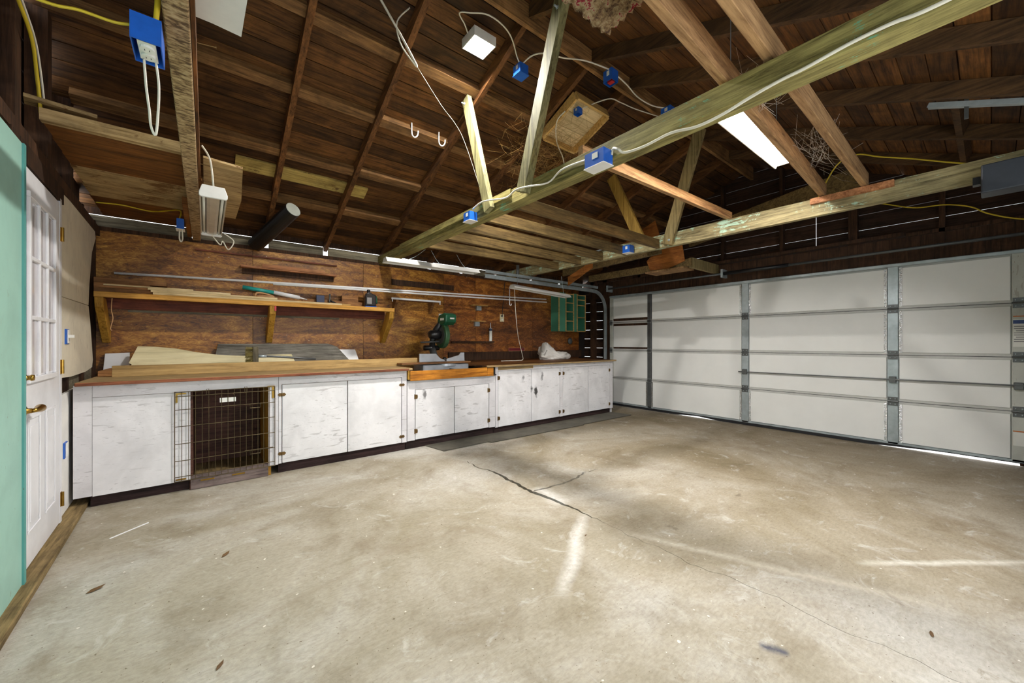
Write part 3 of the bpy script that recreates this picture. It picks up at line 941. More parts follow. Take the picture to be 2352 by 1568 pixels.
t2 = empty('roof_truss', (1.93, 2.2, 2.29), 'greenish treated tie beam with two pale struts in a vee', 'beam')
bx(1.873, 1.985, -0.9, 5.34, 2.29, 2.404).build('tie_beam', M['tie_green'], t2, bevel=0.004)
bx(1.862, 1.872, 2.35, 4.55, 2.352, 2.41).build('side_board', M['tie_green'], t2)
def strut(par, x0, x1, a, b, w, mat):
    """flat strut in the truss plane; a, b = (y, z)"""
    a, b = Vector((0, *a)), Vector((0, *b))
    d = (b - a).normalized()
    n = Vector((0, -d.z, d.y)) * w / 2
    P = lambda x, v: (x, v.y, v.z)
    return MB().hexa([P(x0, a - n), P(x1, a - n), P(x1, a + n), P(x0, a + n),
                      P(x0, b - n), P(x1, b - n), P(x1, b + n), P(x0, b + n)]).build('strut', mat, par, bevel=0.003)
strut(t2, 1.815, 1.861, (2.60, 2.30), (2.955, 3.40), 0.095, M['tie_green_z'])
strut(t2, 1.800, 1.861, (2.16, 2.31), (1.745, 3.50), 0.10, M['tie_green_z'])
for (y, zz_) in ((1.775, 3.40), (2.93, 3.33)):
    MB().lathe([(0.012, 0), (0.012, 0.004), (0.006, 0.005), (0.006, 0.03)], (1.80, y, zz_), (-1, 0, 0), 10).build('bolt', M['steel'], t2)

t3 = empty('roof_truss', (4.18, 2.2, 2.33), 'weathered tie beam with flaking paint nearest the garage door', 'beam')
bx(4.13, 4.19, -0.9, 5.34, 2.300, 2.452).build('tie_beam', M['tie_grey'], t3, bevel=0.004)
strut(t3, 4.192, 4.235, (2.69, 2.42), (3.16, 3.42), 0.13, M['strut_yellow'])
strut(t3, 4.085, 4.129, (2.30, 2.32), (1.93, 3.47), 0.12, M['strut_grey'])
MB().lathe([(0.014, 0), (0.014, 0.004), (0.008, 0.006), (0.008, 0.018)], (4.085, 2.27, 2.36), (-1, 0, 0), 10).build('bolt', M['steel'], t3)
MB().lathe([(0.016, 0), (0.016, 0.02)], (4.13, 2.46, 2.38), (-1, 0, 0), 10).build('bolt', M['steel'], t3)

# joists hung between the second and third tie beams
jl = ['lowest', 'second', 'third', 'fourth', 'fifth']
for k, y in enumerate((2.43, 2.86, 3.24, 3.62, 4.06)):
    o = bx(1.987, 4.128, y - 0.02, y + 0.02, 2.300, 2.405).build('ceiling_joist', M['joist'], bevel=0.003)
    tag(o, ['joist between the tie beams beside the vee strut feet', 'joist between the tie beams, second from the strut feet',
            'joist between the tie beams, third from the strut feet', 'joist between the tie beams, fourth from the strut feet',
            'joist between the tie beams nearest the bench wall'][k], 'joist', 'joists hung between the tie beams')
def laid(x0, x1, y0, y1, h, label, sk=0.0):
    zt = lambda x: 2.4055 + max(0, (x - 1.9)) * (0.049 / 2.23)
    o = MB().hexa([(x0, y0, zt(x0)), (x1, y0 + sk, zt(x1)), (x1, y1 + sk, zt(x1)), (x0, y1, zt(x0)), (x0, y0, zt(x0) + h), (x1, y0 + sk, zt(x1) + h), (x1, y1 + sk, zt(x1) + h), (x0, y1, zt(x0) + h)]).build('loose_timber', M['joist_pale'], bevel=0.003)
    return tag(o, label, 'timber', 'loose timbers on the tie beams')
laid(1.90, 4.19, 1.645, 1.685, 0.075, 'pale timber laid across two tie beams beside the blue box')
laid(0.60, 4.19, 0.700, 0.740, 0.115, 'brown timber over the tie beams beside the lit fluorescent lamp', 0.185)
laid(0.60, 4.19, 0.560, 0.600, 0.115, 'outermost brown timber over the tie beams, towards the opener housing', 0.055)
o = bx(4.10, 4.20, 0.38, 0.98, 2.4525, 2.4535 + 0.0).build('shim_board', M['red_cedar'])
bpy.data.objects.remove(o)
o = bx(4.095, 4.128, 0.46, 0.98, 2.40, 2.448).build('shim_board', M['red_cedar'])
tag(o, 'reddish strip of wood fixed under the outer timbers on the far tie beam', 'board')

# framed opener support near the gable
sp = empty('opener_support', (5.3, 3.4, 2.28), 'timber frame with orange plywood gussets hung near the gable', 'frame')
bx(5.30, 5.345, 2.62, 4.45, 2.28, 2.385).build('rail', M['joist'], sp)
bx(5.346, 6.19, 2.62, 2.665, 2.26, 2.40).build('rail', M['strut_grey'], sp)
bx(5.25, 5.55, 2.70, 3.30, 2.255, 2.279).build('base_board', M['joist_pale'], sp)
MB().prism([(2.70, 2.36), (2.74, 2.60), (3.05, 2.66), (3.30, 2.45), (3.24, 2.30), (2.95, 2.285)], 'x', 5.285, 5.299).build('gusset', M['gusset'], sp)
o = MB().prism([(3.80, 2.34), (3.80, 2.45), (4.30, 2.27), (4.30, 2.13)], 'x', 4.60, 4.62).build('plywood_gusset', M['gusset'])
tag(o, 'slanting orange plywood gusset above the door track', 'gusset')
o = MB().beam((4.66, 4.45, 2.36), (4.66, 2.7, 2.42), 0.045, 0.1).build('cross_timber', M['joist'])
tag(o, 'timber running behind the slanting gusset above the door track', 'timber')
o = MB().prism([(2.90, 2.60), (3.45, 2.52), (3.55, 2.72), (3.00, 2.95)], 'x', 5.02, 5.04).build('plywood_gusset', M['gusset'])
tag(o, 'dark orange plywood plate behind the yellow strut', 'gusset')
o = MB().beam((5.8, 0.9, 3.10), (5.8, 2.9, 2.78), 0.05, 0.22).build('cross_timber', M['joist'])
tag(o, 'broad slanting board behind the fluorescent lamp near the gable', 'timber')

# ------------------------------------------------------------------ platform of boards over the white door
ps = [(3.20, 3.245, 'edge'), (3.25, 3.47, 'p'), (3.475, 3.70, 'p'), (3.705, 3.92, 'p'), (3.925, 4.32, 'w'), (4.325, 4.62, 'w'), (4.625, 4.86, 'p'), (4.865, 5.10, 'p'), (5.105, 5.29, 'p')]
pf = empty('loft_platform', (-0.45, 4.2, 2.41), 'platform of brown and pale boards over the white door', 'platform')
for (a, b, k) in ps:
    x0 = wall_left_x(a) + 0.01
    if k == 'edge':
        bx(x0, -0.116, a, b, 2.405, 2.47).build('edge_board', M['plat_pale'], pf)
    else:
        bx(x0, -0.02 - rng.uniform(0, 0.02), a, b, 2.412 + rng.uniform(0, 0.004), 2.435).build('plank', M['plat_pale'] if k == 'w' else M['plat'], pf)
o = MB().prism([(-0.015, 3.22), (0.20, 3.26), (0.235, 4.0), (0.225, 4.62), (-0.015, 4.6)], 'z', 2.412, 2.426).build('plywood_offcut', M['plat_pale'])
tag(o, 'ragged plywood offcut above the ribbed white lamp fixture', 'plywood')
o = MB().beam((-0.76, 3.22, 2.505), (-0.50, 3.27, 2.505), 0.10, 0.02).build('board_offcut', M['plat_pale'])
tag(o, 'short pale board lying on the edge of the platform', 'board')

# plasterboard scrap, carpet scrap on the beams
o = MB().prism([(-0.11, 1.2), (0.125, 1.22), (0.115, 1.55), (0.108, 1.84), (0.02, 1.83), (-0.11, 1.83)], 'z', 2.402, 2.414).build('plasterboard_scrap', M['plaster_scrap'])
tag(o, 'white plasterboard scrap lying on the hewn tie beam', 'plasterboard')
def carpet():
    m, nt, bs = new_mat('shag_carpet')
    g = NT(nt)
    v, _ = g.coords((1, 1, 1))
    v2, _ = g.coords((30, 70, 30))
    c = g.ramp(g.noise(v, 26, 5, 0.7), [(0.36, lin((92, 60, 42))), (0.48, lin((176, 142, 100))), (0.57, lin((210, 188, 146))), (0.61, lin((168, 34, 56)))])
    g.link(c, bs.inputs['Base Color'])
    bs.inputs['Roughness'].default_value = 0.95
    g.link(g.bump(g.noise(v2, 4, 3), 1.0, 0.02), bs.inputs['Normal'])
    return m
M['carpet'] = carpet()
mb = MB()
nx, ny = 26, 34
for j in range(ny + 1):
    for i in range(nx + 1):
        x = 0.92 + 0.44 * i / nx
        y = 0.62 + 0.42 * j / ny
        droop = -0.02 * max(0, (y - 0.92) / 0.12) ** 2 if y > 0.92 else 0
        e = min(i, nx - i, j, ny - j)
        wob = 0.014 * mnoise.noise(Vector((x * 40, y * 40, 1)))
        mb.v.append((x + wob + (0.012 if i in (0, nx) else 0) * math.sin(j * 2.1), y + 0.01 * math.sin(i * 1.9), 2.553 + droop + wob + 0.010 * mnoise.noise(Vector((x * 95, y * 95, 3)))))
n0 = len(mb.v)
mb.v += [(a, b, c_ + 0.024) for a, b, c_ in mb.v[:n0]]
for j in range(ny):
    for i in range(nx):
        a = j * (nx + 1) + i
        mb.f.append((a, a + 1, a + nx + 2, a + nx + 1))
        mb.f.append((a + n0, a + nx + 1 + n0, a + nx + 2 + n0, a + 1 + n0))
for i in range(nx):
    for a, b in ((i, i + 1), (ny * (nx + 1) + i, ny * (nx + 1) + i + 1)):
        mb.f.append((a, b, b + n0, a + n0))
for j in range(ny):
    for a, b in ((j * (nx + 1), (j + 1) * (nx + 1)), (j * (nx + 1) + nx, (j + 1) * (nx + 1) + nx)):
        mb.f.append((a, b, b + n0, a + n0))
tag(mb.build('carpet_scrap', M['carpet'], smooth=True), 'red and tan shag carpet scrap draped over the timbers', 'carpet')

# wooden roof vent box behind the vee struts; lamplight painted in as paler boards
vb = empty('roof_box', (3.05, 2.75, 3.40), 'open wooden box under the ridge, lamplight put into its pale board colour', 'box')
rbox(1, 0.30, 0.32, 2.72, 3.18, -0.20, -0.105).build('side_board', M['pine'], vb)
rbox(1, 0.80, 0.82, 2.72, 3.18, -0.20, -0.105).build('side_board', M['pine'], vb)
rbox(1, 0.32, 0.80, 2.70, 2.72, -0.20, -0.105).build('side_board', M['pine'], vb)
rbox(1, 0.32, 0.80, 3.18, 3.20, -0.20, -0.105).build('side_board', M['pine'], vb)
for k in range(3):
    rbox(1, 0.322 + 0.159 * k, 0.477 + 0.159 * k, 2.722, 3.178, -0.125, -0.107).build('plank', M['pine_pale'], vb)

# straw and old web hanging around the box
mb = MB()
for k in range(420):
    c = Vector((max(2.35, rng.gauss(2.9, 0.28)), rng.gauss(2.98, 0.2), 0))
    top = RIDGE_Z - 0.02 - PITCH * abs(c.y - RIDGE_Y)
    c.z = top - abs(rng.gauss(0.05, 0.08))
    d = Vector((rng.gauss(0, 1), rng.gauss(0, 1), rng.gauss(0, 0.4))).normalized() * rng.uniform(0.05, 0.16)
    b = Vector((rng.gauss(0, .03), rng.gauss(0, .03), rng.gauss(-0.02, .03)))
    pts = [c - d, c + b, c + d]
    for p_ in pts:
        p_.z = min(p_.z, RIDGE_Z + 0.09 - PITCH * abs(p_.y - RIDGE_Y))
    mb.tube(pts, 0.0009, 3, cap=False, smooth=2)
o = mb.build('straw_nest', M['straw'])
o['kind'] = 'stuff'
tag(o, 'brown straw and old cobweb hanging under the rafters behind the struts', 'straw')
mb = MB()
for (cx, cy, cz, sx_, sy_, sz_, n_) in ((3.45, 0.76, 2.60, 0.25, 0.07, 0.06, 60), (2.25, 0.76, 2.52, 0.12, 0.08, 0.05, 50)):
    for k in range(n_):
        a = Vector((rng.gauss(cx, sx_), rng.gauss(cy, sy_), rng.gauss(cz, sz_)))
        b = Vector((rng.gauss(cx, sx_), rng.gauss(cy, sy_), rng.gauss(cz, sz_)))
        m_ = (a + b) / 2 + Vector((0, 0, -0.03))
        mb.tube([a, m_, b], 0.0007, 3, cap=False)
o = mb.build('cobweb', M['web'])
o['kind'] = 'stuff'
tag(o, 'thin grey cobwebs strung between the beams and timbers', 'cobweb')

# ------------------------------------------------------------------ workbench cabinets
YF = 4.08
def hinge_plate(par, x, z, kind='butterfly'):
    mb = MB()
    if kind == 'butterfly':
        poly = [(-0.034, 0), (-0.018, 0.017), (-0.006, 0.012), (0.006, 0.012), (0.018, 0.017), (0.034, 0), (0.018, -0.017), (0.006, -0.012), (-0.006, -0.012), (-0.018, -0.017)]
    else:
        poly = [(-0.012, -0.028), (0.026, -0.022), (0.03, 0.0), (0.026, 0.022), (-0.012, 0.028)]
    mb.prism([(x + a, z + b) for a, b in poly], 'y', YF - 0.0235, YF - 0.0205)
    mb.tube([(x, YF - 0.024, z - 0.018), (x, YF - 0.024, z + 0.018)], 0.004, 8)
    return mb.build('hinge', M['oldbrass'], par)
def cab_door(par, x0, x1, z0, z1, mat, hinges=()):
    d = bx(x0 + 0.004, x1 - 0.004, YF - 0.020, YF - 0.002, z0, z1).build('door', mat, par, bevel=0.002)
    for (x, z, k) in hinges:
        hinge_plate(d, x, z, k)
    return d
def spotted(name, spots, col=(232, 231, 234)):
    return painted(name, lin(col), 0.9, lin((66, 54, 48)), 'x', spots=spots)

# kennel cabinet: fixed white front, wire gate over an open bay
kc = empty('kennel_cabinet', (-0.1, 4.6, 0), 'white bench cabinet with wire gate over a dark kennel bay', 'cabinet')
bx(-0.737, -0.645, YF - 0.02, YF, 0.09, 0.893).build('stile', M['cab'], kc)
bx(-0.643, -0.10, YF - 0.018, YF, 0.085, 0.80).build('front_panel', M['cabdoor'], kc)
bx(-0.643, 0.515, YF - 0.02, YF, 0.803, 0.893).build('top_rail', M['cab'], kc)
bx(0.44, 0.515, YF - 0.02, YF, 0.09, 0.802).build('stile', M['cab'], kc)
bx(-0.105, -0.085, YF + 0.002, 5.2, 0.0, 0.89).build('side_panel', M['kennel_in'], kc)
bx(0.44, 0.46, YF + 0.002, 5.2, 0.0, 0.89).build('side_panel', M['pine_z'], kc)
bx(-0.08, 0.435, 4.75, 4.77, 0.0, 0.89).build('back_panel', M['kennel_in'], kc)
bx(-0.08, 0.435, YF + 0.022, 4.74, 0.02, 0.045).build('kennel_floor', M['sill'], kc)
bx(-0.098, 0.437, YF - 0.018, YF + 0.02, 0.004, 0.11).build('kennel_sill', M['kennel_sill'], kc)
bx(-0.66, -0.11, YF + 0.03, YF + 0.05, 0.0, 0.085).build('kick_board', M['kick'], kc)
gt = MB()
for k in range(17):
    x = -0.195 + 0.681 * k / 16
    gt.tube([(x, YF - 0.034, 0.092 if -0.12 < x < 0.45 else 0.085), (x, YF - 0.034, 0.806)], 0.0034 if k in (0, 16) else 0.0025, 6)
for zz_ in (0.806, 0.77, 0.664, 0.53, 0.391, 0.255, 0.128, 0.092):
    gt.tube([(-0.197, YF - 0.0365, zz_), (0.488, YF - 0.0365, zz_)], 0.0032, 6)
gate = gt.build('wire_gate', M['wire'], kc)
for zz_ in (0.665, 0.262):
    lt = MB().tube([(0.26, YF - 0.043, zz_), (0.47, YF - 0.043, zz_)], 0.003, 6)
    lt.tube([(0.30, YF - 0.043, zz_), (0.30, YF - 0.043, zz_ - 0.035), (0.375, YF - 0.043, zz_ - 0.035), (0.375, YF - 0.043, zz_)], 0.003, 6)
    lt.build('latch', M['wire'], gate)
for (x, z) in ((0.01, 0.80), (0.27, 0.80)):
    MB().tube([(x - 0.008, YF - 0.04, z - 0.03), (x - 0.008, YF - 0.03, z + 0.018), (x + 0.008, YF - 0.03, z + 0.018), (x + 0.008, YF - 0.04, z - 0.03)], 0.002, 6).build('hook', M['wire'], gate)
for (x0, x1, z0, z1) in ((-0.19, -0.125, 0.785, 0.797), (-0.19, -0.178, 0.72, 0.784), (-0.19, -0.125, 0.098, 0.11), (0.43, 0.485, 0.80, 0.812), (0.465, 0.485, 0.70, 0.799)):
    bx(x0, x1, YF - 0.026, YF - 0.022, z0, z1).build('brass_strap', M['brass'], gate)
bx(0.09, 0.20, YF - 0.031, YF - 0.029, 0.698, 0.735).build('tag_plate', M['sticker'], gate)
for x in (0.01, 0.22):
    bx(x - 0.045, x + 0.045, YF - 0.022, YF - 0.0185, 0.062, 0.074).build('brass_strap', M['brass'], kc)

c1 = empty('base_cabinet', (1.13, 4.6, 0), 'white bench cabinet with two doors beside the wire gate', 'cabinet', 'white bench cabinets')
bx(0.518, 0.541, YF - 0.02, YF, 0.095, 0.893).build('stile', M['cab'], c1)
bx(0.541, 1.70, YF - 0.02, YF, 0.818, 0.893).build('top_rail', M['cab'], c1)
bx(1.69, 1.745, YF - 0.02, YF, 0.095, 0.8175).build('stile', M['cab'], c1)
bx(1.70, 1.745, YF - 0.0201, YF, 0.8177, 0.893).build('stile', M['cab'], c1)
cab_door(c1, 0.543, 1.117, 0.097, 0.814, M['cabdoor'], [(0.543, 0.725, 'butterfly'), (0.543, 0.185, 'butterfly')])
cab_door(c1, 1.117, 1.688, 0.097, 0.814, M['cabdoor'], [(1.688, 0.735, 'butterfly'), (1.688, 0.165, 'butterfly')])
bx(0.52, 1.745, YF + 0.03, YF + 0.05, 0.0, 0.094).build('kick_board', M['kick'], c1)
bx(0.52, 1.745, YF + 0.001, 5.2, 0.0945, 0.11).build('bottom_board', M['dark_in'], c1)
bx(1.725, 1.745, YF + 0.001, 5.2, 0.11, 0.893).build('side_panel', M['dark_in'], c1)

c2 = empty('base_cabinet', (2.36, 4.6, 0), 'lower white bench cabinet beneath the mitre saw', 'cabinet', 'white bench cabinets')
bx(1.752, 1.842, YF - 0.02, YF, 0.10, 0.772).build('stile', M['cab'], c2)
bx(1.842, 2.962, YF - 0.02, YF, 0.672, 0.772).build('top_rail', M['cab'], c2)
bx(2.868, 2.962, YF - 0.02, YF, 0.10, 0.6715).build('stile', M['cab'], c2)
o2 = ORG[c2.name]
cab_door(c2, 1.846, 2.353, 0.105, 0.668, spotted('saw_cabinet_door_paint', [((1.965 - 2.36, YF - 0.02 - 4.6, 0.60), 0.055, 0.75)]), [(1.846, 0.59, 'butt'), (1.846, 0.20, 'butt')])
cab_door(c2, 2.353, 2.864, 0.105, 0.668, M['cabdoor'], [(2.852, 0.585, 'butt'), (2.852, 0.195, 'butt')])
bx(1.752, 2.962, YF + 0.03, YF + 0.05, 0.0, 0.10).build('kick_board', M['kick'], c2)
bx(1.752, 2.962, YF - 0.05, 5.28, 0.7745, 0.79).build('saw_shelf', M['dark_in'], c2)
bx(1.765, 2.80, YF - 0.075, YF - 0.052, 0.775, 0.885).build('front_lip', M['lip'], c2, bevel=0.004)
bx(2.802, 2.90, YF - 0.073, YF - 0.052, 0.775, 0.880).build('lip_end', M['lip'], c2, bevel=0.003)
bx(1.752, 1.764, YF - 0.05, 4.9, 0.79, 0.892).build('side_cheek', M['pine_z'], c2)

c3 = empty('base_cabinet', (4.22, 4.6, 0), 'long white bench cabinet with four doors ending at the garage door', 'cabinet', 'white bench cabinets')
bx(2.968, 3.008, YF - 0.02, YF, 0.085, 0.883).build('stile', M['cab'], c3)
bx(3.008, 5.382, YF - 0.02, YF, 0.826, 0.883).build('top_rail', M['cab'], c3)
bx(4.176, 4.236, YF - 0.02, YF, 0.085, 0.8255).build('stile', M['cab'], c3)
bx(5.382, 5.463, YF - 0.02, YF, 0.085, 0.883).build('stile', M['cab'], c3)
bx(5.445, 5.463, YF + 0.001, 5.28, 0.0, 0.883).build('end_panel', M['cab'], c3)
bx(3.01, 3.63, YF - 0.0215, YF - 0.0205, 0.838, 0.878).build('bare_patch', M['counter'], c3)
sp1 = spotted('burnt_door_paint_a', [((3.60 - 4.22, YF - 0.02 - 4.6, 0.535), 0.05, 0.95), ((3.45 - 4.22, YF - 0.02 - 4.6, 0.72), 0.05, 0.6)])
sp2 = spotted('burnt_door_paint_b', [((3.68 - 4.22, YF - 0.02 - 4.6, 0.50), 0.075, 0.95), ((3.60 - 4.22, YF - 0.02 - 4.6, 0.55), 0.05, 0.9), ((3.80 - 4.22, YF - 0.02 - 4.6, 0.72), 0.05, 0.7)])
cab_door(c3, 3.010, 3.602, 0.088, 0.822, sp1, [(3.012, 0.735, 'butt'), (3.012, 0.20, 'butt')])
cab_door(c3, 3.602, 4.174, 0.088, 0.822, sp2, [(4.158, 0.735, 'butt'), (4.158, 0.16, 'butt')])
cab_door(c3, 4.238, 4.822, 0.088, 0.822, M['cabdoor'], [(4.242, 0.735, 'butt'), (4.242, 0.16, 'butt')])
cab_door(c3, 4.830, 5.380, 0.088, 0.822, M['cabdoor'], [(5.365, 0.735, 'butt'), (5.365, 0.16, 'butt')])
bx(2.97, 5.445, YF + 0.03, YF + 0.05, 0.0, 0.09).build('kick_board', M['kick'], c3)
bx(2.968, 2.985, YF + 0.001, 5.28, 0.1, 0.883).build('side_panel', M['dark_in'], c3)

# worktops
w1 = empty('worktop', (0.5, 4.65, 0.894), 'brown wooden worktop over the kennel and double doors', 'worktop')
bx(-0.722, 1.795, 4.012, 5.296, 0.894, 0.918).build('top_board', M['counter'], w1, bevel=0.004)
bx(-0.72, 1.745, 3.992, 4.011, 0.892, 0.916).build('edge_strip', M['counter_edge'], w1, bevel=0.004)
w2 = empty('worktop', (4.15, 4.65, 0.884), 'dark worn worktop beneath the white cloth bag', 'worktop')
bx(2.79, 5.485, 4.012, 5.296, 0.884, 0.910).build('top_board', M['counter_r'], w2, bevel=0.004)
bx(2.79, 5.485, 3.996, 4.0115, 0.886, 0.909).build('edge_strip', M['counter'], w2, bevel=0.003)

# ------------------------------------------------------------------ things on the bench
o = bx(-0.603, 2.07, 4.49, 4.53, 0.9185, 1.010).build('long_plank', M['plank_front'], bevel=0.002)
tag(o, 'long tan plank standing on edge along the worktop', 'plank')
o = bx(-0.70, -0.61, 4.6, 5.1, 0.9185, 0.965).build('timber_block', M['oldboard'], bevel=0.003)
tag(o, 'short dark timber block behind the end of the long plank', 'block')
# birch offcut leaning, profile cut in a wave
bp = [(-0.561, 1.018), (-0.545, 1.06), (-0.565, 1.075), (-0.514, 1.232), (-0.40, 1.226), (-0.245, 1.208), (-0.08, 1.168), (0.094, 1.138), (0.316, 1.122), (0.50, 1.128), (0.775, 1.132), (0.81, 1.022), (0.55, 0.99), (0.278, 0.985), (-0.1, 0.997)]
bp = [(x, 0.9195 + (z - 0.985) * 1.0) if False else (x, z) for x, z in bp]
mb = MB().prism(bp, 'y', 0, 0.012).map(lambda x, y, z: (x, y + 4.985 + (z - 1.0) * 0.62, z - 0.064))
tag(mb.build('birch_offcut', M['birch'], bevel=0.001), 'pale birch plywood offcut with a wavy top edge leaning on the bench wall', 'plywood')
mb = MB().prism([(0.05, 0.92), (0.10, 1.19), (1.20, 1.19), (1.30, 1.15), (1.42, 0.985), (1.44, 0.92)], 'y', 0, 0.016).map(lambda x, y, z: (x, y + 5.05 + (z - 0.92) * 0.62, z - 0.0005))
tag(mb.build('grey_board', M['greyboard'], bevel=0.001), 'weathered grey board leaning behind the broom', 'board')
mb = MB().prism([(-0.757, 0.92), (-0.752, 1.097), (-0.585, 1.103), (-0.575, 0.92)], 'y', 0, 0.016).map(lambda x, y, z: (x, y + 5.20 + (z - 0.92) * 0.35, z))
tag(mb.build('laminate_offcut', M['white'], bevel=0.002), 'white laminate panel standing beside the birch offcut', 'panel', 'white laminate panels')
mb = MB().prism([(1.10, 0.92), (1.27, 1.115), (1.545, 1.112), (1.585, 0.92)], 'y', 0, 0.016).map(lambda x, y, z: (x, y + 5.18 + (z - 0.92) * 0.45, z))
tag(mb.build('laminate_offcut', M['white'], bevel=0.002), 'white laminate panel showing behind the grey board', 'panel', 'white laminate panels')
# broom
br = empty('broom', (0.40, 4.80, 0.919), 'push broom lying on the worktop with its head upright', 'broom')
bx(0.375, 0.425, 4.74, 4.82, 0.9195, 1.16).build('head', M['broomhead'], br, bevel=0.006)
mb = MB()
for k in range(180):
    y = 4.745 + 0.07 * rng.random()
    z = 0.928 + 0.225 * rng.random()
    mb.tube([(0.376, y, z), (0.318 + rng.uniform(-0.008, 0.012), y + rng.uniform(-0.008, 0.008), z + rng.uniform(-0.012, 0.008))], 0.0022, 3, cap=False)
b_ = mb.build('bristles', M['bristle'], br)
b_['kind'] = 'stuff'
MB().tube([(0.424, 4.78, 1.06), (0.55, 4.78, 1.055), (0.80, 4.78, 1.032), (0.97, 4.78, 1.014)], 0.012, 10).build('handle', M['steel_dark'], br, smooth=True)
MB().tube([(0.424, 4.78, 1.06), (0.50, 4.78, 1.057)], 0.016, 10).build('ferrule', M['steel'], br, smooth=True)

# mitre saw
sw = empty('mitre_saw', (2.46, 4.55, 0.79), 'green and black mitre saw sunk between the worktops', 'saw')
base = MB().prism([(2.09, 4.36), (2.74, 4.36), (2.775, 4.42), (2.775, 4.66), (2.72, 4.72), (2.14, 4.72), (2.08, 4.62), (2.08, 4.42)], 'z', 0.83, 0.925)
base.build('base', M['alu'], sw, bevel=0.008)
for (x, y) in ((2.11, 4.34), (2.74, 4.34), (2.11, 4.70), (2.74, 4.70)):
    bx(x - 0.03, x + 0.03, y - 0.02, y + 0.03, 0.7905, 0.835).build('foot', M['alu'], sw, bevel=0.004)
MB().lathe([(0.17, 0), (0.17, 0.03), (0.165, 0.034)], (2.45, 4.50, 0.90), (0, 0, 1), 28).build('turntable', M['alu'], sw)
MB().tube([(2.45, 4.34, 0.86), (2.45, 4.20, 0.85)], [0.014, 0.02], 10).build('mitre_knob', M['black'], sw, smooth=True)
MB().prism([(2.11, 0.957), (2.11, 1.060), (2.34, 1.058), (2.405, 0.995), (2.47, 0.975), (2.47, 0.957)], 'y', 4.515, 4.535).build('fence', M['alu'], sw, bevel=0.002)
MB().prism([(2.50, 0.957), (2.50, 0.985), (2.60, 1.01), (2.69, 1.032), (2.715, 1.066), (2.77, 1.066), (2.775, 0.957)], 'y', 4.515, 4.535).build('fence', M['alu'], sw, bevel=0.002)
bx(2.11, 2.775, 4.50, 4.55, 0.936, 0.957).build('fence_base', M['alu'], sw)
MB().tube([(2.45, 4.68, 0.93), (2.43, 4.74, 1.02), (2.42, 4.78, 1.12)], [0.06, 0.05, 0.045], 12).build('pivot_post', M['steel_dark'], sw, smooth=True)
MB().tube([(2.30, 4.78, 1.13), (2.52, 4.78, 1.13)], 0.035, 12).build('pivot_barrel', M['black'], sw, smooth=True)
MB().tube([(2.24, 4.76, 1.205), (2.50, 4.72, 1.215)], 0.011, 8).build('guard_rod', M['steel_dark'], sw, smooth=True)
MB().tube([(2.42, 4.78, 1.13), (2.44, 4.80, 1.26), (2.47, 4.76, 1.38), (2.50, 4.68, 1.47)], [0.04, 0.045, 0.045, 0.035], 12, smooth=3 if False else 0).build('arm', M['black'], sw, smooth=True)
gp = [(4.70 + 0.165 * math.cos(t), 1.30 + 0.175 * math.sin(t)) for t in [2 * math.pi * k / 36 for k in range(36)]]
MB().prism(gp, 'x', 2.500, 2.565).build('blade_guard', M['saw_guard'], sw, bevel=0.012, seg=2)
gp2 = [(4.70 + 0.12 * math.cos(t), 1.30 + 0.12 * math.sin(t)) for t in [2 * math.pi * k / 30 for k in range(30)]]
MB().prism(gp2, 'x', 2.494, 2.4995).build('blade', M['steel_dark'], sw)
MB().lathe([(0.055, 0), (0.06, 0.05), (0.058, 0.14), (0.04, 0.16)], (2.495, 4.70, 1.31), (-1, 0, 0), 20).build('motor', M['black'], sw, smooth=True)
MB().prism([(4.50, 1.475), (4.49, 1.575), (4.56, 1.60), (4.70, 1.575), (4.74, 1.49), (4.70, 1.44), (4.56, 1.44)], 'x', 2.47, 2.64).build('handle', M['green_saw'], sw, bevel=0.02, seg=3)
bx(2.535, 2.60, 4.489, 4.4925, 1.515, 1.535).build('logo_plate', M['sticker'], sw)
bx(2.468, 2.4695, 4.54, 4.64, 1.50, 1.53).build('logo_plate', M['sticker'], sw)
MB().lathe([(0.03, 0), (0.035, 0.04), (0.02, 0.07)], (2.60, 4.76, 0.93), (0, 0, 1), 14).build('bevel_knob', M['black'], sw, smooth=True)
o = bx(1.80, 2.76, 4.33, 4.48, 0.9365, 0.956).build('work_board', M['oldboard'], bevel=0.002)
tag(o, 'brown board resting across the mitre saw table', 'board')

# cloth bag on the dark worktop
import bmesh
bm = bmesh.new()
bmesh.ops.create_icosphere(bm, subdivisions=5, radius=1)
for v in bm.verts:
    p = v.co.copy()
    d = 0.22 * mnoise.noise(p * 1.7 + Vector((3, 1, 2))) + 0.13 * abs(mnoise.noise(p * 4.2)) + 0.05 * mnoise.noise(p * 9)
    p = p * (1 + d)
    x = 4.92 + p.x * 0.33
    y = 4.80 + p.y * 0.17
    z = 0.912 + max(0.0, (p.z + 0.55)) * 0.095
    if p.x < -0.15:
        k = min(1, (-0.15 - p.x) / 0.6)
        z += k * 0.17 * max(0, p.z + 0.3) * (1 if p.x > -0.95 else 0.4)
    v.co = (x - 4.92, y - 4.80, z - 0.912)
me = bpy.data.meshes.new('cloth_bag')
bm.to_mesh(me)
bm.free()
me.polygons.foreach_set('use_smooth', [True] * len(me.polygons))
me.materials.append(M['bag'])
o = bpy.data.objects.new('cloth_bag', me)
C.objects.link(o)
o.location = (4.80, 4.80, 0.9105)
tag(o, 'crumpled white cloth bag lying on the dark worktop', 'bag')

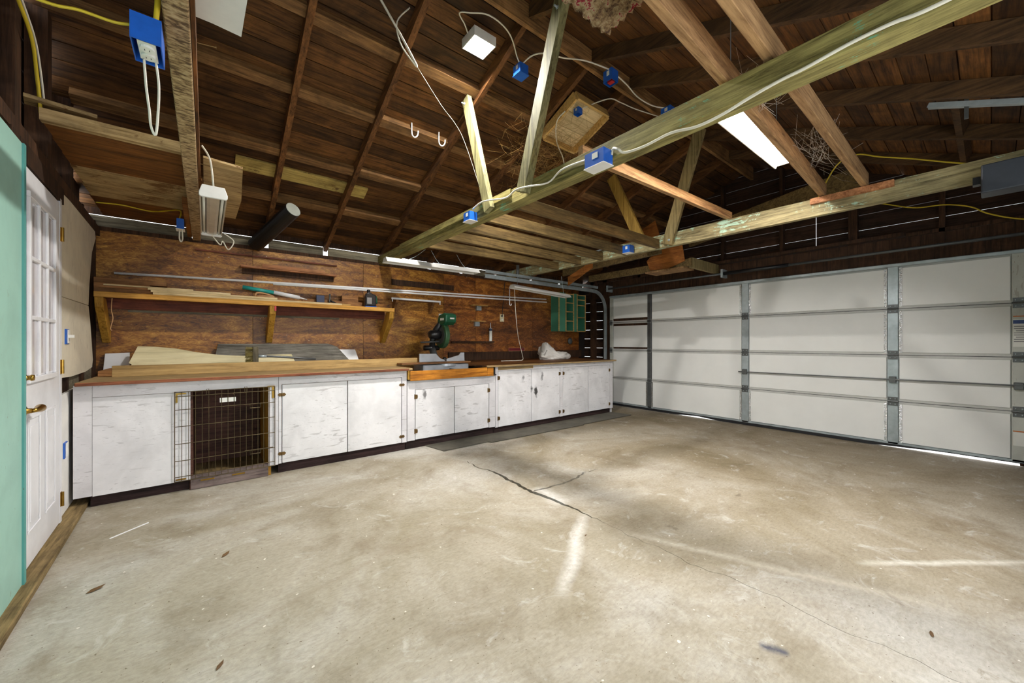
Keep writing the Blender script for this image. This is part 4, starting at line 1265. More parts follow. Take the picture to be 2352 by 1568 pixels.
# ------------------------------------------------------------------ wall shelf with pine brackets
sh = empty('wall_shelf', (0.6, 5.1, 1.2), 'long pine wall shelf on three brackets above the bench', 'shelf')
ZS = 1.652
bx(-0.775, 1.945, 4.955, 5.296, ZS - 0.022, ZS).build('shelf_board', M['oldboard'], sh)
bx(-0.775, 1.95, 4.925, 4.954, ZS - 0.045, ZS + 0.004).build('front_edge', M['pine_y'], sh, bevel=0.003)
bx(-0.775, 1.94, 5.272, 5.297, ZS - 0.125, ZS - 0.0225).build('ledger', M['ledger'], sh)
bx(-0.60, 1.35, 5.285, 5.298, ZS - 0.15, ZS - 0.13).build('ledger_strip', M['frieze'], sh)
for k, (x0, x1) in enumerate(((-0.772, -0.715), (0.545, 0.605), (1.885, 1.95))):
    poly = [(4.93, ZS - 0.046), (5.02, ZS - 0.046), (5.272, 1.30), (5.296, 1.27), (5.296, 1.19), (5.25, 1.19), (5.22, 1.25), (4.93, ZS - 0.11)]
    poly = [(4.93, ZS - 0.046), (5.06, ZS - 0.046), (5.295, 1.32), (5.295, 1.20), (5.26, 1.20), (4.95, ZS - 0.13)]
    MB().prism(poly, 'x', x0, x1).build('bracket', M['pine_z'], sh, bevel=0.004)
bx(0.59, 0.606, 4.928, 4.94, ZS - 0.10, ZS - 0.046).build('red_mark', M['red'], sh)
# boards stacked on the shelf
def stick(x0, x1, y0, y1, z0, h, mat, label, name='lumber_stick', skew=0.0, tilt=0.0):
    mb = MB().hexa([(x0, y0, z0), (x1, y0 + skew, z0 + tilt), (x1, y1 + skew, z0 + tilt), (x0, y1, z0), (x0, y0, z0 + h), (x1, y0 + skew, z0 + h + tilt), (x1, y1 + skew, z0 + h + tilt), (x0, y1, z0 + h)])
    return tag(mb.build(name, mat, bevel=0.0015), label, 'board', 'boards stored on the wall shelf')
stick(-0.785, -0.40, 5.00, 5.10, ZS + 0.0008, 0.045, M['oldboard'], 'short dark board at the bottom of the shelf stack by the corner')
stick(-0.785, -0.42, 5.00, 5.10, ZS + 0.047, 0.045, M['oldboard'], 'short dark board in the middle of the shelf stack by the corner')
stick(-0.785, -0.30, 5.00, 5.10, ZS + 0.093, 0.045, M['oldboard'], 'short brown board at the top of the shelf stack by the corner')
stick(-0.72, -0.1, 4.965, 4.998, ZS + 0.0668, 0.012, M['pine_pale'], 'thin pale strip crossing the shelf stack near the corner')
stick(-0.395, 1.30, 4.958, 4.985, ZS + 0.0048, 0.022, M['pine_pale'], 'lower long pale stick along the front of the shelf')
stick(-0.41, 0.62, 4.958, 4.985, ZS + 0.0275, 0.020, M['pine_pale'], 'middle long pale stick along the front of the shelf')
stick(-0.43, 0.20, 4.958, 4.985, ZS + 0.0482, 0.018, M['pine_pale'], 'topmost pale stick along the front of the shelf')
stick(-0.2, 1.42, 5.03, 5.07, ZS + 0.0008, 0.032, M['pine'], 'square pine batten lying behind the pale sticks')
stick(0.2, 0.40, 4.99, 5.025, ZS + 0.0008, 0.04, M['pine'], 'short pine offcut in front of the teal tube')
stick(0.9, 1.62, 5.14, 5.18, ZS + 0.0008, 0.075, M['oldboard'], 'brown offcut board behind the navy box on the shelf')
stick(1.36, 1.56, 5.19, 5.22, ZS + 0.0008, 0.15, M['oldboard'], 'wood offcut standing behind the black jug')
# teal tube with a white sleeve, strap
cg = empty('caulking_gun', (0.6, 5.09, ZS + 0.08), 'teal and white sleeved tool lying aslant on the shelf sticks', 'tool')
MB().tube([(0.31, 5.09, ZS + 0.155), (0.62, 5.09, ZS + 0.115)], 0.022, 12).build('tube', M['teal'], cg, smooth=True)
MB().tube([(0.60, 5.09, ZS + 0.120), (0.86, 5.09, ZS + 0.078)], 0.024, 12).build('sleeve', M['white'], cg, smooth=True)
MB().tube([(0.86, 5.09, ZS + 0.078), (0.94, 5.09, ZS + 0.062)], [0.012, 0.005], 10).build('nozzle', M['white'], cg, smooth=True)
o = MB().tube([(0.42, 5.06, ZS + 0.062), (0.44, 5.06, ZS + 0.10), (0.52, 5.06, ZS + 0.095), (0.60, 5.06, ZS + 0.065), (0.52, 5.06, ZS + 0.068), (0.44, 5.06, ZS + 0.06)], 0.010, 8, smooth=3).build('leather_strap', M['leather'], smooth=True)
tag(o, 'looped tan leather strap beside the teal tool on the shelf', 'strap')
o = bx(1.04, 1.13, 5.075, 5.125, ZS + 0.0008, ZS + 0.10).build('ridged_box', M['navy'])
bpy.data.objects.remove(o)
nb = empty('ridged_box', (1.085, 5.10, ZS), 'small navy ridged box on the wall shelf', 'box')
bx(1.04, 1.13, 5.08, 5.125, ZS + 0.0008, ZS + 0.125).build('body', M['navy'], nb, bevel=0.004)
for k in range(4):
    bx(1.043, 1.127, 5.0775, 5.0798, ZS + 0.018 + k * 0.028, ZS + 0.032 + k * 0.028).build('ridge', M['navy'], nb)
cl = empty('spring_clamp', (1.22, 5.1, ZS), 'small dark clamp standing beside the navy box', 'clamp')
MB().tube([(1.19, 5.1, ZS + 0.002), (1.195, 5.1, ZS + 0.15)], 0.010, 8).build('post', M['steel_dark'], cl, smooth=True)
MB().tube([(1.195, 5.1, ZS + 0.07), (1.24, 5.1, ZS + 0.05), (1.29, 5.1, ZS + 0.02)], 0.012, 8).build('arm', M['black'], cl, smooth=True)
jg = empty('oil_jug', (1.66, 5.04, ZS), 'black plastic jug with blue base at the end of the shelf', 'jug')
MB().prism([(1.595, ZS + 0.022), (1.595, ZS + 0.14), (1.615, ZS + 0.185), (1.64, ZS + 0.20), (1.66, ZS + 0.20), (1.69, ZS + 0.18), (1.735, ZS + 0.165), (1.735, ZS + 0.022)], 'y', 5.0, 5.08).build('body', M['black'], jg, bevel=0.012, seg=2)
MB().lathe([(0.02, 0), (0.02, 0.03), (0.012, 0.035)], (1.645, 5.04, ZS + 0.20), (0, 0, 1), 14).build('cap', M['black'], jg, smooth=True)
bx(1.59, 1.74, 4.995, 5.085, ZS + 0.0008, ZS + 0.022).build('base', M['blue'], jg, bevel=0.004)
bx(1.615, 1.675, 4.9982, 4.9995, ZS + 0.05, ZS + 0.13).build('label', M['print_grey'], jg)
MB().tube([(1.69, 5.04, ZS + 0.175), (1.745, 5.04, ZS + 0.15), (1.75, 5.04, ZS + 0.06)], 0.010, 8, smooth=3).build('handle', M['green_saw'], jg, smooth=True)

# long white pipes on the wall
o = MB().tube([(-0.68, 5.18, 1.86), (4.80, 5.02, 1.985)], 0.013, 10).build('plastic_pipe', M['pvc'], smooth=True)
tag(o, 'upper long white plastic pipe stored above the wall shelf', 'pipe', 'white plastic pipes')
o = MB().tube([(0.6, 5.13, 1.872), (4.80, 5.00, 1.930)], 0.012, 10).build('plastic_pipe', M['pvc'], smooth=True)
tag(o, 'lower long white plastic pipe ending beside the hanging hook', 'pipe', 'white plastic pipes')

# ledge of cedar strips above the shelf
lg = empty('wall_ledge', (0.8, 5.25, 2.04), 'narrow cedar ledge on the wall above the long shelf', 'ledge')
bx(0.30, 1.30, 5.20, 5.298, 2.045, 2.068).build('ledge_board', M['red_cedar'], lg)
bx(0.50, 1.16, 5.19, 5.199, 2.06, 2.10).build('strip', M['red_cedar'], lg)
bx(0.32, 1.28, 5.27, 5.298, 1.985, 2.044).build('cleat', M['stud'], lg)
# little white shelf with wooden brackets
ws = empty('small_shelf', (2.38, 5.2, 1.65), 'small shelf with white front edge beside the long shelf', 'shelf')
bx(2.0, 2.72, 5.13, 5.297, 1.80, 1.815).build('shelf_board', M['oldboard'], ws)
bx(1.98, 2.73, 5.112, 5.129, 1.796, 1.822).build('front_edge', M['white'], ws, bevel=0.003)
for x in (1.99, 2.715):
    bx(x, x + 0.012, 5.116, 5.13, 1.765, 1.795).build('edge_stub', M['white'], ws)
for x in (2.06, 2.62):
    MB().prism([(5.14, 1.7995), (5.297, 1.7995), (5.297, 1.64), (5.275, 1.64)], 'x', x, x + 0.035).build('bracket', M['oldboard'], ws)
# electrical outlet boxes carried on two tiny ledges
for (x, z, lab) in ((3.51, 1.805, 'upper small wooden ledge over a metal outlet box on the plywood'), (3.475, 1.545, 'lower small wooden ledge over a metal outlet box on the plywood')):
    e_ = empty('outlet_ledge', (x, 5.25, z - 0.08), lab, 'ledge', 'outlet ledges on the plywood')
    bx(x - 0.145, x + 0.145, 5.21, 5.298, z, z + 0.014).build('ledge_board', M['pine'], e_)
    bx(x - 0.045, x + 0.045, 5.25, 5.298, z - 0.075, z - 0.001).build('outlet_box', M['steel'], e_, bevel=0.003)
ct = empty('caulk_tube', (3.75, 5.23, 1.226), 'white caulk tube standing upright on the wall batten', 'tube')
MB().lathe([(0.026, 0), (0.026, 0.215), (0.024, 0.22)], (3.745, 5.262, 1.2265), (0, 0, 1), 16).build('body', M['sticker'], ct, smooth=False)
MB().lathe([(0.027, 0), (0.027, 0.04)], (3.745, 5.262, 1.40), (0, 0, 1), 16).build('label', M['navy'], ct)
MB().lathe([(0.009, 0), (0.004, 0.09)], (3.745, 5.262, 1.4465), (0, 0, 1), 10).build('nozzle', M['white'], ct, smooth=True)
bx(3.62, 3.80, 5.23, 5.298, 1.20, 1.2255).build('rest', M['stud'], ct)
op = empty('outlet_plate', (4.01, 5.29, 1.565), 'ivory outlet plate on the plywood above the dark worktop', 'outlet')
bx(3.965, 4.055, 5.288, 5.2985, 1.565, 1.695).build('plate', M['ivory'], op, bevel=0.003)
for z in (1.60, 1.66):
    MB().lathe([(0.018, 0), (0.018, 0.003)], (4.01, 5.288, z), (0, -1, 0), 16).build('socket', M['outlet'], op)
bx(3.985, 4.01, 5.27, 5.285, 1.65, 1.675).build('plug', M['black'], op)
o = bx(2.79, 2.93, 5.285, 5.298, 1.53, 1.648).build('wall_plate', M['white'], bevel=0.003)
tag(o, 'square white plate on the plywood behind the saw handle', 'plate')
mp_ = empty('number_plate', (4.33, 5.28, 1.052), 'maroon plate with pale rim propped on the splash board', 'plate')
bx(4.15, 4.52, 5.285, 5.2985, 1.052, 1.112).build('plate', M['maroon'], mp_, bevel=0.002)
for (a, b, c_, d_) in ((4.15, 4.52, 1.108, 1.112), (4.15, 4.52, 1.052, 1.056), (4.15, 4.154, 1.056, 1.108), (4.516, 4.52, 1.056, 1.108)):
    bx(a, b, 5.2835, 5.2849, c_, d_).build('rim', M['leather'], mp_)
o = MB().lathe([(0.05, 0), (0.07, 0.012), (0.05, 0.03), (0.02, 0.036)], (5.72, 5.295, 1.235), (0, -1, 0), 16).build('wall_fitting', M['steel_dark'], smooth=True)
tag(o, 'small dark round fitting on the wall below the green rack', 'fitting')
# green pigeon-hole rack
og = empty('pigeonhole_rack', (5.59, 5.2, 1.42), 'green pigeonhole rack with bare wooden edges by the corner', 'rack')
bx(5.20, 5.98, 5.285, 5.298, 1.42, 2.16).build('back', M['org_green'], og)
for (a, b) in ((5.205, 5.225), (5.395, 5.415), (5.61, 5.63), (5.715, 5.735), (5.955, 5.975)):
    bx(a, b, 5.102, 5.284, 1.42, 2.16).build('side_board', M['org_green'], og)
    bx(a - 0.002, b + 0.002, 5.096, 5.1015, 1.42, 2.16).build('edge_strip', M['pine'], og)
for (a, b, zs_) in ((5.416, 5.609, (1.425, 1.62, 1.80, 1.97, 2.14)), (5.736, 5.954, (1.425, 1.70, 1.94, 2.05, 2.14))):
    for z in zs_:
        bx(a, b, 5.10, 5.284, z - 0.006, z + 0.006).build('divider', M['org_green'], og)
        bx(a, b, 5.095, 5.0995, z - 0.008, z + 0.008).build('edge_strip', M['pine'], og)
bx(5.226, 5.394, 5.10, 5.112, 1.42, 2.16).build('front_panel', M['org_green'], og)
bx(5.631, 5.714, 5.10, 5.112, 1.42, 2.16).build('front_panel', M['org_green'], og)

# ------------------------------------------------------------------ electrical: switch and outlet on the left wall
def lwall_box(s, z, label, kind):
    e_ = empty(kind, LW(s, 0, z), label, 'switch' if 'switch' in kind else 'outlet')
    lbox(s, s + 0.085, -0.02, -0.012, z, z + 0.105).build('box_rim', M['blue'], e_)
    lbox(s + 0.018, s + 0.075, -0.012, -0.006, z + 0.005, z + 0.10).build('yoke', M['outlet'], e_, bevel=0.002)
    return e_
e_ = lwall_box(1.02, 1.19, 'white light switch in a blue box beside the door hinges', 'light_switch')
lbox(1.045, 1.065, -0.006, 0.02, 1.235, 1.255).build('toggle', M['outlet'], e_)
e_ = lwall_box(0.97, 0.415, 'white outlet in a blue box low beside the door', 'wall_outlet')
for z in (0.44, 0.49):
    lbox(1.0, 1.03, -0.006, -0.003, z, z + 0.025).build('socket', M['outlet'], e_, bevel=0.002)

# blue junction boxes
def bluebox(loc, dx, dy, dz, label, plate=None, name='junction_box'):
    """loc = low corner"""
    x, y, z = loc
    e_ = empty(name, (x + dx / 2, y + dy / 2, z), label, 'junction box', 'blue junction boxes')
    t = 0.003
    bx(x, x + t, y, y + dy, z, z + dz).build('side', M['blue'], e_)
    bx(x + dx - t, x + dx, y, y + dy, z, z + dz).build('side', M['blue'], e_)
    bx(x + t, x + dx - t, y, y + t, z, z + dz).build('side', M['blue'], e_)
    bx(x + t, x + dx - t, y + dy - t, y + dy, z, z + dz).build('side', M['blue'], e_)
    bx(x + t, x + dx - t, y + t, y + dy - t, z + dz - t, z + dz).build('back', M['blue'], e_)
    if plate:
        bx(x - 0.006, x + dx + 0.006, y - 0.006, y + dy + 0.006, z - 0.005, z - 0.0005).build('cover_plate', M[plate], e_, bevel=0.002)
    bx(x - 0.0012, x - 0.0002, y + dy * 0.3, y + dy * 0.6, z + dz * 0.45, z + dz * 0.85).build('sticker', M['sticker'], e_)
    return e_
e_ = bluebox((-0.1895, 1.70, 2.17), 0.075, 0.135, 0.085, 'open blue box with white double outlet on the hewn beam')
bx(-0.175, -0.13, 1.715, 1.82, 2.176, 2.186).build('yoke', M['outlet'], e_)
for y in (1.745, 1.79):
    o_ = MB().lathe([(0.019, 0), (0.019, 0.008)], (-0.1525, y, 2.176), (0, 0, -1), 16).build('socket', M['outlet'], e_)
    for dx_ in (-0.006, 0.006):
        bx(-0.1525 + dx_ - 0.001, -0.1525 + dx_ + 0.001, y - 0.004, y + 0.004, 2.1672, 2.1679).build('slot', M['black'], o_)
bluebox((-0.205, 4.50, 2.215), 0.05, 0.10, 0.09, 'blue box with white plate on the hewn beam near the bench wall', 'outlet')
e_ = bluebox((1.785, 1.39, 2.245), 0.085, 0.14, 0.085, 'large blue box with grey cover plate on the greenish tie beam', 'white_metal')
bluebox((1.790, 2.83, 2.275), 0.08, 0.10, 0.075, 'dusty blue box at the foot of the vee strut', 'white_metal')
bluebox((2.02, 2.42, 3.44), 0.09, 0.09, 0.08, 'blue box below the ridge beside the bright square lamp', 'blue')
e_ = bluebox((2.72, 2.03, 3.47), 0.09, 0.09, 0.10, 'blue box with red insert hanging at the ridge')
bx(2.75, 2.79, 2.05, 2.10, 3.475, 3.50).build('red_insert', M['red'], e_)
bluebox((2.80, 2.48, 3.42), 0.06, 0.06, 0.06, 'small blue box at the rim of the pale roof box')
bluebox((3.50, 1.93, 3.42), 0.10, 0.10, 0.08, 'blue box half hidden behind the greenish tie beam', 'blue')
bluebox((4.02, 2.74, 2.305), 0.09, 0.10, 0.09, 'blue box with white plate beside the bolted strut foot', 'outlet')

# ------------------------------------------------------------------ lamps
LX, LY, LZ = 1.671, 2.505, 3.545
ld = empty('square_lamp', (LX, LY, LZ), 'bright square LED lamp hanging below the ridge', 'lamp')
hs_ = MB().box(LX - 0.10, LX + 0.10, LY - 0.09, LY + 0.09, LZ + 0.012, LZ + 0.04)
for (a0, a1, b0, b1) in ((-0.10, 0.10, -0.09, -0.083), (-0.10, 0.10, 0.083, 0.09), (-0.10, -0.093, -0.083, 0.083), (0.093, 0.10, -0.083, 0.083)):
    hs_.box(LX + a0, LX + a1, LY + b0, LY + b1, LZ - 0.032, LZ + 0.012)
hs_.build('housing', M['white_metal'], ld)
bx(LX - 0.092, LX + 0.092, LY - 0.082, LY + 0.082, LZ, LZ + 0.0115).build('diffuser', M['led'], ld)
bx(LX - 0.02, LX + 0.02, LY - 0.02, LY + 0.02, LZ + 0.041, LZ + 0.09).build('stem', M['steel_dark'], ld)

# lit two-tube fluorescent over the timbers
ff = empty('strip_lamp', (2.9, 0.99, 2.58), 'lit white twin tube strip lamp above the loose timbers', 'lamp')
MB().prism([(0.915, 2.58), (0.95, 2.635), (1.025, 2.635), (1.068, 2.575), (1.061, 2.575), (1.02, 2.628), (0.955, 2.628), (0.922, 2.58)], 'x', 2.30, 3.52).build('reflector', M['white_metal'], ff)
for y in (0.955, 1.02):
    MB().tube([(2.33, y, 2.60), (3.49, y, 2.60)], 0.013, 12).build('tube', M['tube_on'], ff, smooth=True)
for x in (2.31, 3.50):
    bx(x, x + 0.012, 0.93, 1.045, 2.585, 2.628).build('lamp_holder', M['white_metal'], ff)
for x in (2.5, 3.3):
    MB().tube([(x, 0.99, 2.64), (x, 0.99, 3.24)], 0.003, 6).build('hanger', M['steel_dark'], ff)

# unlit ribbed white fixture beside the hewn beam
uf = empty('ribbed_lamp', (0.04, 3.8, 2.17), 'unlit ribbed white lamp fixture hanging beside the hewn beam', 'lamp')
y0, y1 = 3.22, 4.40
prof = [(-0.036, 2.172), (-0.030, 2.172), (-0.022, 2.205), (-0.004, 2.205), (0.004, 2.178), (0.02, 2.172), (0.056, 2.172), (0.072, 2.178), (0.08, 2.205), (0.098, 2.205), (0.106, 2.172), (0.112, 2.172), (0.112, 2.182), (0.10, 2.218), (0.07, 2.235), (0.006, 2.235), (-0.024, 2.218), (-0.036, 2.182)]
MB().prism(prof, 'y', y0 + 0.02, y1 - 0.02).build('reflector', M['reflector'], uf)
for (a, b) in ((y0, y0 + 0.02), (y1 - 0.02, y1)):
    MB().prism([(-0.038, 2.17), (-0.028, 2.160), (0.104, 2.160), (0.114, 2.17), (0.114, 2.19), (0.098, 2.24), (-0.022, 2.24), (-0.038, 2.19)], 'y', a, b).build('end_cap', M['white_metal'], uf, bevel=0.003)
for x in (-0.013, 0.089):
    MB().tube([(x, y0 + 0.022, 2.188), (x, y1 - 0.022, 2.188)], 0.0085, 10).build('tube', M['tube_off'], uf, smooth=True)
for y in (3.5, 4.2):
    MB().tube([(0.038, y, 2.235), (0.038, y, 2.41)], 0.003, 6).build('hanger', M['steel_dark'], uf)

def shoplight(name, x0, x1, y, z0, z1, label, chain_top):
    e_ = empty(name, ((x0 + x1) / 2, y, min(z0, z1)), label, 'lamp', 'unlit shop lights over the bench')
    def tilt(x, yy, zz_):
        return (x, yy, zz_ + z0 + (z1 - z0) * (x - x0) / (x1 - x0))
    pr = [(-0.075, 0), (-0.07, 0), (-0.03, 0.045), (0.03, 0.045), (0.07, 0), (0.075, 0), (0.035, 0.052), (-0.035, 0.052)]
    MB().prism([(y + a, b) for a, b in pr], 'x', x0, x1).map(tilt).build('reflector', M['white_metal'], e_)
    for a in (-0.025, 0.025):
        MB().tube([(x0 + 0.02, y + a, 0.022), (x1 - 0.02, y + a, 0.022)], 0.012, 10).map(tilt).build('tube', M['tube_off'], e_, smooth=True)
    for x in (x0, x1 - 0.012):
        MB().prism([(y - 0.07, 0.002), (y + 0.07, 0.002), (y + 0.035, 0.05), (y - 0.035, 0.05)], 'x', x, x + 0.012).map(tilt).build('end_plate', M['white_metal'], e_)
    for (xa, xb) in chain_top:
        mb = MB()
        zt = 2.30
        n = 22
        p0 = Vector(tilt(xa, y, 0.052))
        p1 = Vector((xb, y + 0.02, zt))
        for k in range(n):
            a = p0.lerp(p1, k / n) - Vector((0, 0, 0.06 * math.sin(math.pi * k / n) if abs(xb - xa) > 0.15 else 0))
            b = p0.lerp(p1, (k + 1.2) / n) - Vector((0, 0, 0.06 * math.sin(math.pi * min(1, (k + 1.2) / n)) if abs(xb - xa) > 0.15 else 0))
            mb.tube([a, b], 0.0032 if k % 2 else 0.0022, 5)
        mb.build('chain', M['steel'], e_)
    return e_
shoplight('shop_light', 1.53, 2.74, 4.15, 2.085, 2.092, 'unlit white shop light on chains below the joists', ((1.62, 2.02), (2.30, 2.10), (2.66, 2.45)))
shoplight('shop_light', 3.545, 4.764, 4.44, 2.015, 1.955, 'unlit shop light hanging beneath the garage door track', ((3.65, 3.68), (4.65, 4.62)))
hk = MB().tube([(3.63, 4.60, 2.02), (3.63, 4.60, 1.79), (3.64, 4.60, 1.775), (3.66, 4.60, 1.775), (3.67, 4.60, 1.80)], 0.006, 8).build('hanging_hook', M['white'], smooth=True)
tag(hk, 'white hook hanging from the shop light beneath the track', 'hook')

# opener housing on the far tie beam, steel angle along the rafter
oh = empty('opener_housing', (4.03, -0.3, 2.18), 'dark grey motor housing fixed to the far tie beam', 'motor')
bx(3.97, 4.128, -0.7, 0.04, 2.18, 2.365).build('housing', M['motor'], oh, bevel=0.008, seg=2)
bx(4.0, 4.06, 0.041, 0.075, 2.25, 2.30).build('plug', M['black'], oh)
sa = empty('steel_angle', (3.95, 0.0, 2.6), 'perforated steel angle fixed beneath the rafters', 'angle')
p_, q_ = RS(-1, (RIDGE_Y - 0.22) / COSP, 3.95, -0.14), RS(-1, (RIDGE_Y + 0.6) / COSP, 3.95, -0.14)
MB().beam(p_, q_, 0.035, 0.004).build('flange', M['steel'], sa)
MB().beam(Vector(p_) + Vector((-0.0175, 0, 0.016)), Vector(q_) + Vector((-0.0175, 0, 0.016)), 0.004, 0.03).build('web', M['steel'], sa)
MB().beam((3.95, 0.10, 2.69), (3.95, 0.10, 2.82), 0.02, 0.02, up=(1, 0, 0)).build('bolt', M['steel_dark'], sa)

# black pipe slanting up to the rafters
bpip = empty('black_pipe', (0.45, 5.15, 2.25), 'thick black pipe slanting from the bench wall to the rafters', 'pipe')
pa, pb = Vector((0.44, 5.22, 2.315)), Vector((0.715, 4.58, 2.60))
MB().tube([pa, pb], 0.078, 24).build('pipe', M['blackpipe'], bpip, smooth=False)
dirp = (pb - pa).normalized()
MB().lathe([(0.074, 0), (0.074, 0.004)], pb + dirp * 0.0005, tuple(dirp), 24).build('pipe_end', M['pipe_end'], bpip)

# coat hooks screwed to the sheathing
for (x, y, lab) in ((1.52, 3.42, 'white curved hook screwed to the roof boards, farther from the strut'), (1.80, 3.41, 'white curved hook screwed to the roof boards, nearer the strut')):
    z = RIDGE_Z + 0.112 - PITCH * (y - RIDGE_Y)
    pts = [(x, y, z - 0.002), (x, y, z - 0.09), (x + 0.004, y - 0.01, z - 0.125), (x + 0.02, y - 0.03, z - 0.145), (x + 0.038, y - 0.045, z - 0.125), (x + 0.042, y - 0.05, z - 0.085)]
    tag(MB().tube(pts, 0.0065, 8, smooth=4).build('coat_hook', M['white'], smooth=True), lab, 'hook', 'hooks under the roof')

# ------------------------------------------------------------------ cables
def cable(pts, r, mat, label, sub=5):
    return tag(MB().tube(pts, r, 6, smooth=sub).build('cable', M[mat], smooth=True), label, 'cable')
cable([(1.855, 2.876, 2.39), (1.80, 2.68, 2.375), (1.80, 2.55, 2.36), (1.85, 2.39, 2.344), (1.79, 2.2, 2.33), (1.79, 2.07, 2.315), (1.855, 1.921, 2.312), (1.862, 1.796, 2.359), (1.862, 1.60, 2.348), (1.85, 1.53, 2.32)], 0.006, 'cable_white', 'white cable looping past the feet of the vee struts')
cable([(1.862, 1.39, 2.303), (1.855, 1.375, 2.332), (1.84, 1.33, 2.307), (1.862, 1.301, 2.283), (1.864, 1.176, 2.27), (1.864, 1.026, 2.277), (1.864, 0.892, 2.251), (1.864, 0.772, 2.255), (1.864, 0.663, 2.275), (1.864, 0.549, 2.29), (1.864, 0.46, 2.294), (1.864, 0.328, 2.309), (1.864, 0.213, 2.311), (1.864, 0.097, 2.302), (1.864, -0.3, 2.33)], 0.0075, 'cable_white', 'white cable stapled along the face of the greenish tie beam')
cable([(1.565, 2.50, 3.57), (1.50, 2.44, 3.565), (1.42, 2.38, 3.565), (1.47, 2.315, 3.55), (1.589, 2.27, 3.57), (1.731, 2.275, 3.57), (1.846, 2.314, 3.555), (1.974, 2.406, 3.53), (2.06, 2.46, 3.522)], 0.005, 'cable_white', 'white cable arching from the square lamp to a blue box')
cable([(2.06, 2.46, 3.522), (2.09, 2.357, 3.557), (2.164, 2.284, 3.57), (2.341, 2.24, 3.59), (2.50, 2.13, 3.575), (2.73, 2.06, 3.565)], 0.006, 'cable_white', 'white cable between two blue boxes at the ridge')
cable([(2.80, 2.05, 3.55), (2.972, 2.053, 3.53), (3.199, 2.09, 3.53), (3.421, 2.065, 3.52), (3.556, 1.96, 3.495)], 0.006, 'cable_white', 'white cable sagging from the red insert box along the ridge')
cable([(2.84, 2.50, 3.47), (3.019, 2.30, 3.545), (3.187, 2.27, 3.56), (3.399, 2.25, 3.57), (3.577, 2.1, 3.49)], 0.005, 'cable_white', 'white cable running past the pale roof box')
cable([(2.69, 2.55, 3.42), (2.69, 2.66, 3.37), (2.86, 2.83, 3.30), (3.08, 2.95, 3.24), (3.15, 2.98, 3.10)], 0.006, 'cable_white', 'white cable along the lower rim of the pale roof box')
cable([(0.90, 2.6, 3.58), (1.072, 2.6, 3.372), (1.196, 2.6, 3.207)], 0.008, 'cable_white', 'thick white cord hanging straight from the roof boards')
cable([(1.14, 2.6, 3.60), (1.046, 2.6, 3.451), (1.072, 2.6, 3.31), (1.17, 2.6, 3.217), (1.20, 2.6, 3.20)], 0.005, 'cable_white', 'thin curling white cord beside the hanging white cord')
cable([(1.20, 2.6, 3.20), (1.43, 2.68, 3.06), (1.63, 2.7, 2.90), (1.78, 2.66, 2.50)], 0.0018, 'cable_white', 'thin string running from the white cords to the vee strut')
cable([(-0.70, 2.75, 2.87), (-0.69, 3.007, 2.758), (-0.70, 3.144, 2.634), (-0.705, 3.24, 2.45)], 0.008, 'cable_yellow', 'yellow cable dropping behind the platform edge')
cable([(-0.70, 2.83, 2.90), (-0.69, 3.06, 2.778), (-0.70, 3.218, 2.651), (-0.705, 3.32, 2.45)], 0.005, 'cable_white', 'pale cable beside the yellow drop behind the platform edge')
cable([(-0.45, 1.73, 2.20), (-0.355, 1.73, 2.199), (-0.303, 1.73, 2.211), (-0.229, 1.73, 2.213), (-0.189, 1.73, 2.225)], 0.0045, 'cable_yellow', 'yellow cable entering the open blue outlet box')
cable([(-0.13, 1.72, 2.40), (-0.125, 1.715, 2.33), (-0.13, 1.72, 2.257)], 0.008, 'cable_yellow', 'short thick yellow cable on top of the open blue box')
cable([(-0.74, 4.79, 2.404), (-0.574, 4.737, 2.402), (-0.385, 4.798, 2.403), (-0.19, 4.60, 2.402), (-0.19, 4.55, 2.306)], 0.006, 'cable_yellow', 'yellow cable stapled under the pale platform boards')
cable([(4.6, 1.033, 2.60), (4.6, 0.903, 2.85), (4.6, 0.765, 2.905), (4.6, 0.607, 2.826), (4.6, 0.396, 2.728), (4.6, 0.138, 2.597), (4.6, -0.1, 2.5)], 0.006, 'cable_yellow', 'yellow cable sagging beyond the far tie beam')
cable([(6.0, 0.9, 2.83), (6.0, 0.756, 2.774), (6.0, 0.517, 2.664), (6.0, 0.297, 2.635), (6.0, 0.123, 2.564), (6.0, 0.014, 2.469), (6.0, -0.196, 2.361), (6.0, -0.6, 2.25)], 0.007, 'cable_yellow', 'yellow cable crossing the gable boards above the garage door')
cable([(-0.165, 1.80, 2.166), (-0.160, 1.8, 2.074), (-0.152, 1.8, 1.996), (-0.148, 1.8, 1.944), (-0.136, 1.8, 1.918), (-0.130, 1.8, 1.995), (-0.128, 1.8, 2.088), (-0.135, 1.8, 2.166)], 0.004, 'cable_white', 'looped cable hanging below the open blue outlet box')
cable([(3.66, 4.52, 2.02), (3.712, 4.55, 1.65), (3.80, 4.6, 1.30), (3.93, 4.66, 1.03), (3.98, 4.70, 0.93), (3.90, 4.72, 0.917), (3.72, 4.74, 0.917), (3.58, 4.75, 0.917)], 0.005, 'cable_white', 'white lamp cord dropping onto the dark worktop')
cable([(4.05, 5.27, 2.25), (4.03, 5.27, 2.0), (4.0, 5.268, 1.75), (3.998, 5.268, 1.665)], 0.005, 'cable_black', 'black cord plugged into the ivory outlet plate')
cable([(0.04, 4.38, 2.17), (0.10, 4.42, 2.10), (0.12, 4.44, 2.14), (0.16, 4.40, 2.06), (0.20, 4.38, 2.14), (0.13, 4.35, 2.19)], 0.005, 'cable_white', 'curled white lamp cord below the ribbed fixture')
cable([(-0.02, 3.05, 2.42), (0.02, 3.15, 2.38), (0.038, 3.24, 2.245)], 0.006, 'cable_white', 'white lead entering the top of the ribbed fixture')
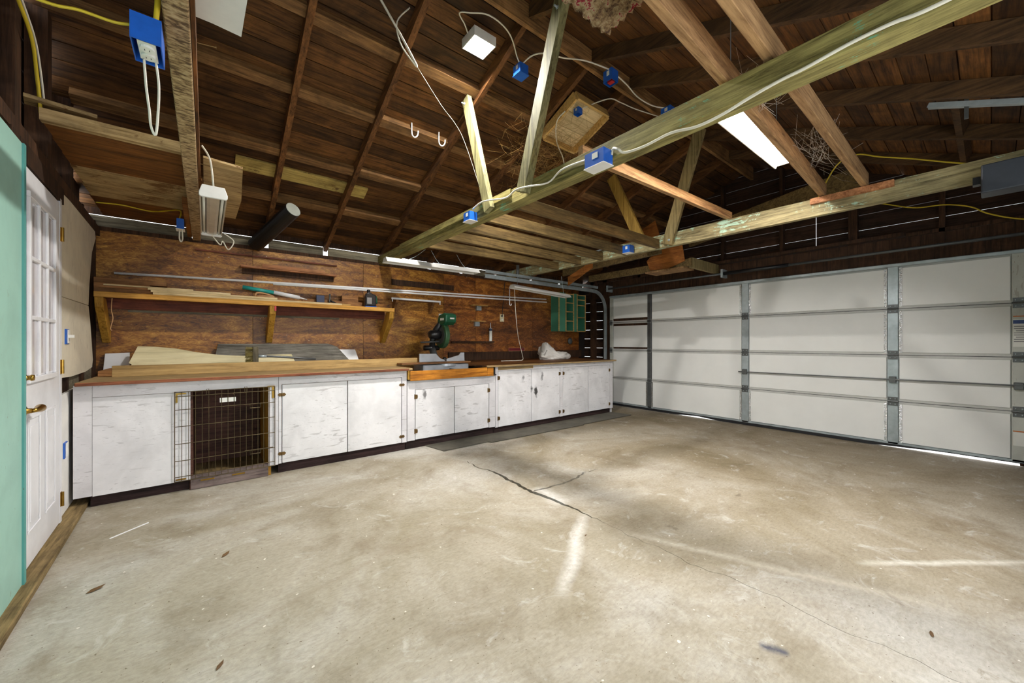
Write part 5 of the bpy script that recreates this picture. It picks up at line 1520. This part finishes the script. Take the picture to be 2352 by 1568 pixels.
cable([(-0.66, 4.93, 1.60), (-0.665, 4.93, 1.50), (-0.655, 4.93, 1.42), (-0.67, 4.93, 1.33), (-0.66, 4.93, 1.31)], 0.004, 'leather', 'frayed twine hanging from the end of the pine shelf')
cable([(4.10, 3.45, 2.44), (4.10, 3.3, 2.43), (4.10, 3.1, 2.44), (4.08, 2.86, 2.36)], 0.012, 'steel', 'grey conduit running along the far tie beam to a blue box')
cable([(-0.185, 4.53, 2.21), (-0.185, 4.50, 2.13), (-0.175, 4.5, 2.10), (-0.165, 4.52, 2.13), (-0.168, 4.54, 2.21)], 0.006, 'cable_white', 'white cable loop below the blue box near the bench wall')

# ------------------------------------------------------------------ floor mat and litter
mp2 = [(1.98, 4.15), (2.02, 3.93), (2.05, 3.775), (2.66, 3.795), (2.68, 3.745), (4.30, 3.70), (4.33, 3.735), (5.50, 3.715), (5.47, 4.09), (5.0, 4.095), (2.9, 4.10)]
o = MB().prism(mp2, 'z', 0.0006, 0.009).build('rubber_mat', M['mat'], bevel=0.002)
tag(o, 'long dark rubber mat on the floor before the cabinets', 'mat')
def leaf(x, y, s, a, lab, mat='leaf'):
    pts = [(-1, 0, 0.1), (-0.3, 0.32, 0.35), (0.5, 0.28, 0.2), (1, 0, 0.5), (0.4, -0.3, 0.25), (-0.4, -0.26, 0.1)]
    ca, sa_ = math.cos(a), math.sin(a)
    v = [(x + s * (p * ca - q * sa_), y + s * (p * sa_ + q * ca), 0.001 + s * r * 0.6) for p, q, r in pts]
    mb = MB().add(v + [(a_, b_, c_ + 0.0012) for a_, b_, c_ in v], [(5, 4, 3, 2, 1, 0), (6, 7, 8, 9, 10, 11)] + [(i, (i + 1) % 6, (i + 1) % 6 + 6, i + 6) for i in range(6)])
    tag(mb.build('dry_leaf', M[mat]), lab, 'leaf')
leaf(0.086, 2.70, 0.03, 0.9, 'dry brown leaf on bare concrete in front of the kennel gate')
leaf(-0.418, 2.71, 0.035, 0.5, 'dark sliver of bark on the concrete near the white door')
leaf(0.04, 1.785, 0.022, 1.0, 'small brown leaf on the concrete close to the camera')
leaf(2.328, 0.151, 0.02, 0.2, 'dark leaf fragment on the concrete towards the garage door')
leaf(1.844, 1.573, 0.012, 0.2, 'tiny brown fragment beside the pale streak')
o = MB().beam((-0.46, 3.36, 0.004), (-0.30, 3.50, 0.004), 0.006, 0.005).build('white_stick', M['white'])
tag(o, 'thin white stick lying on the concrete by the door', 'stick')
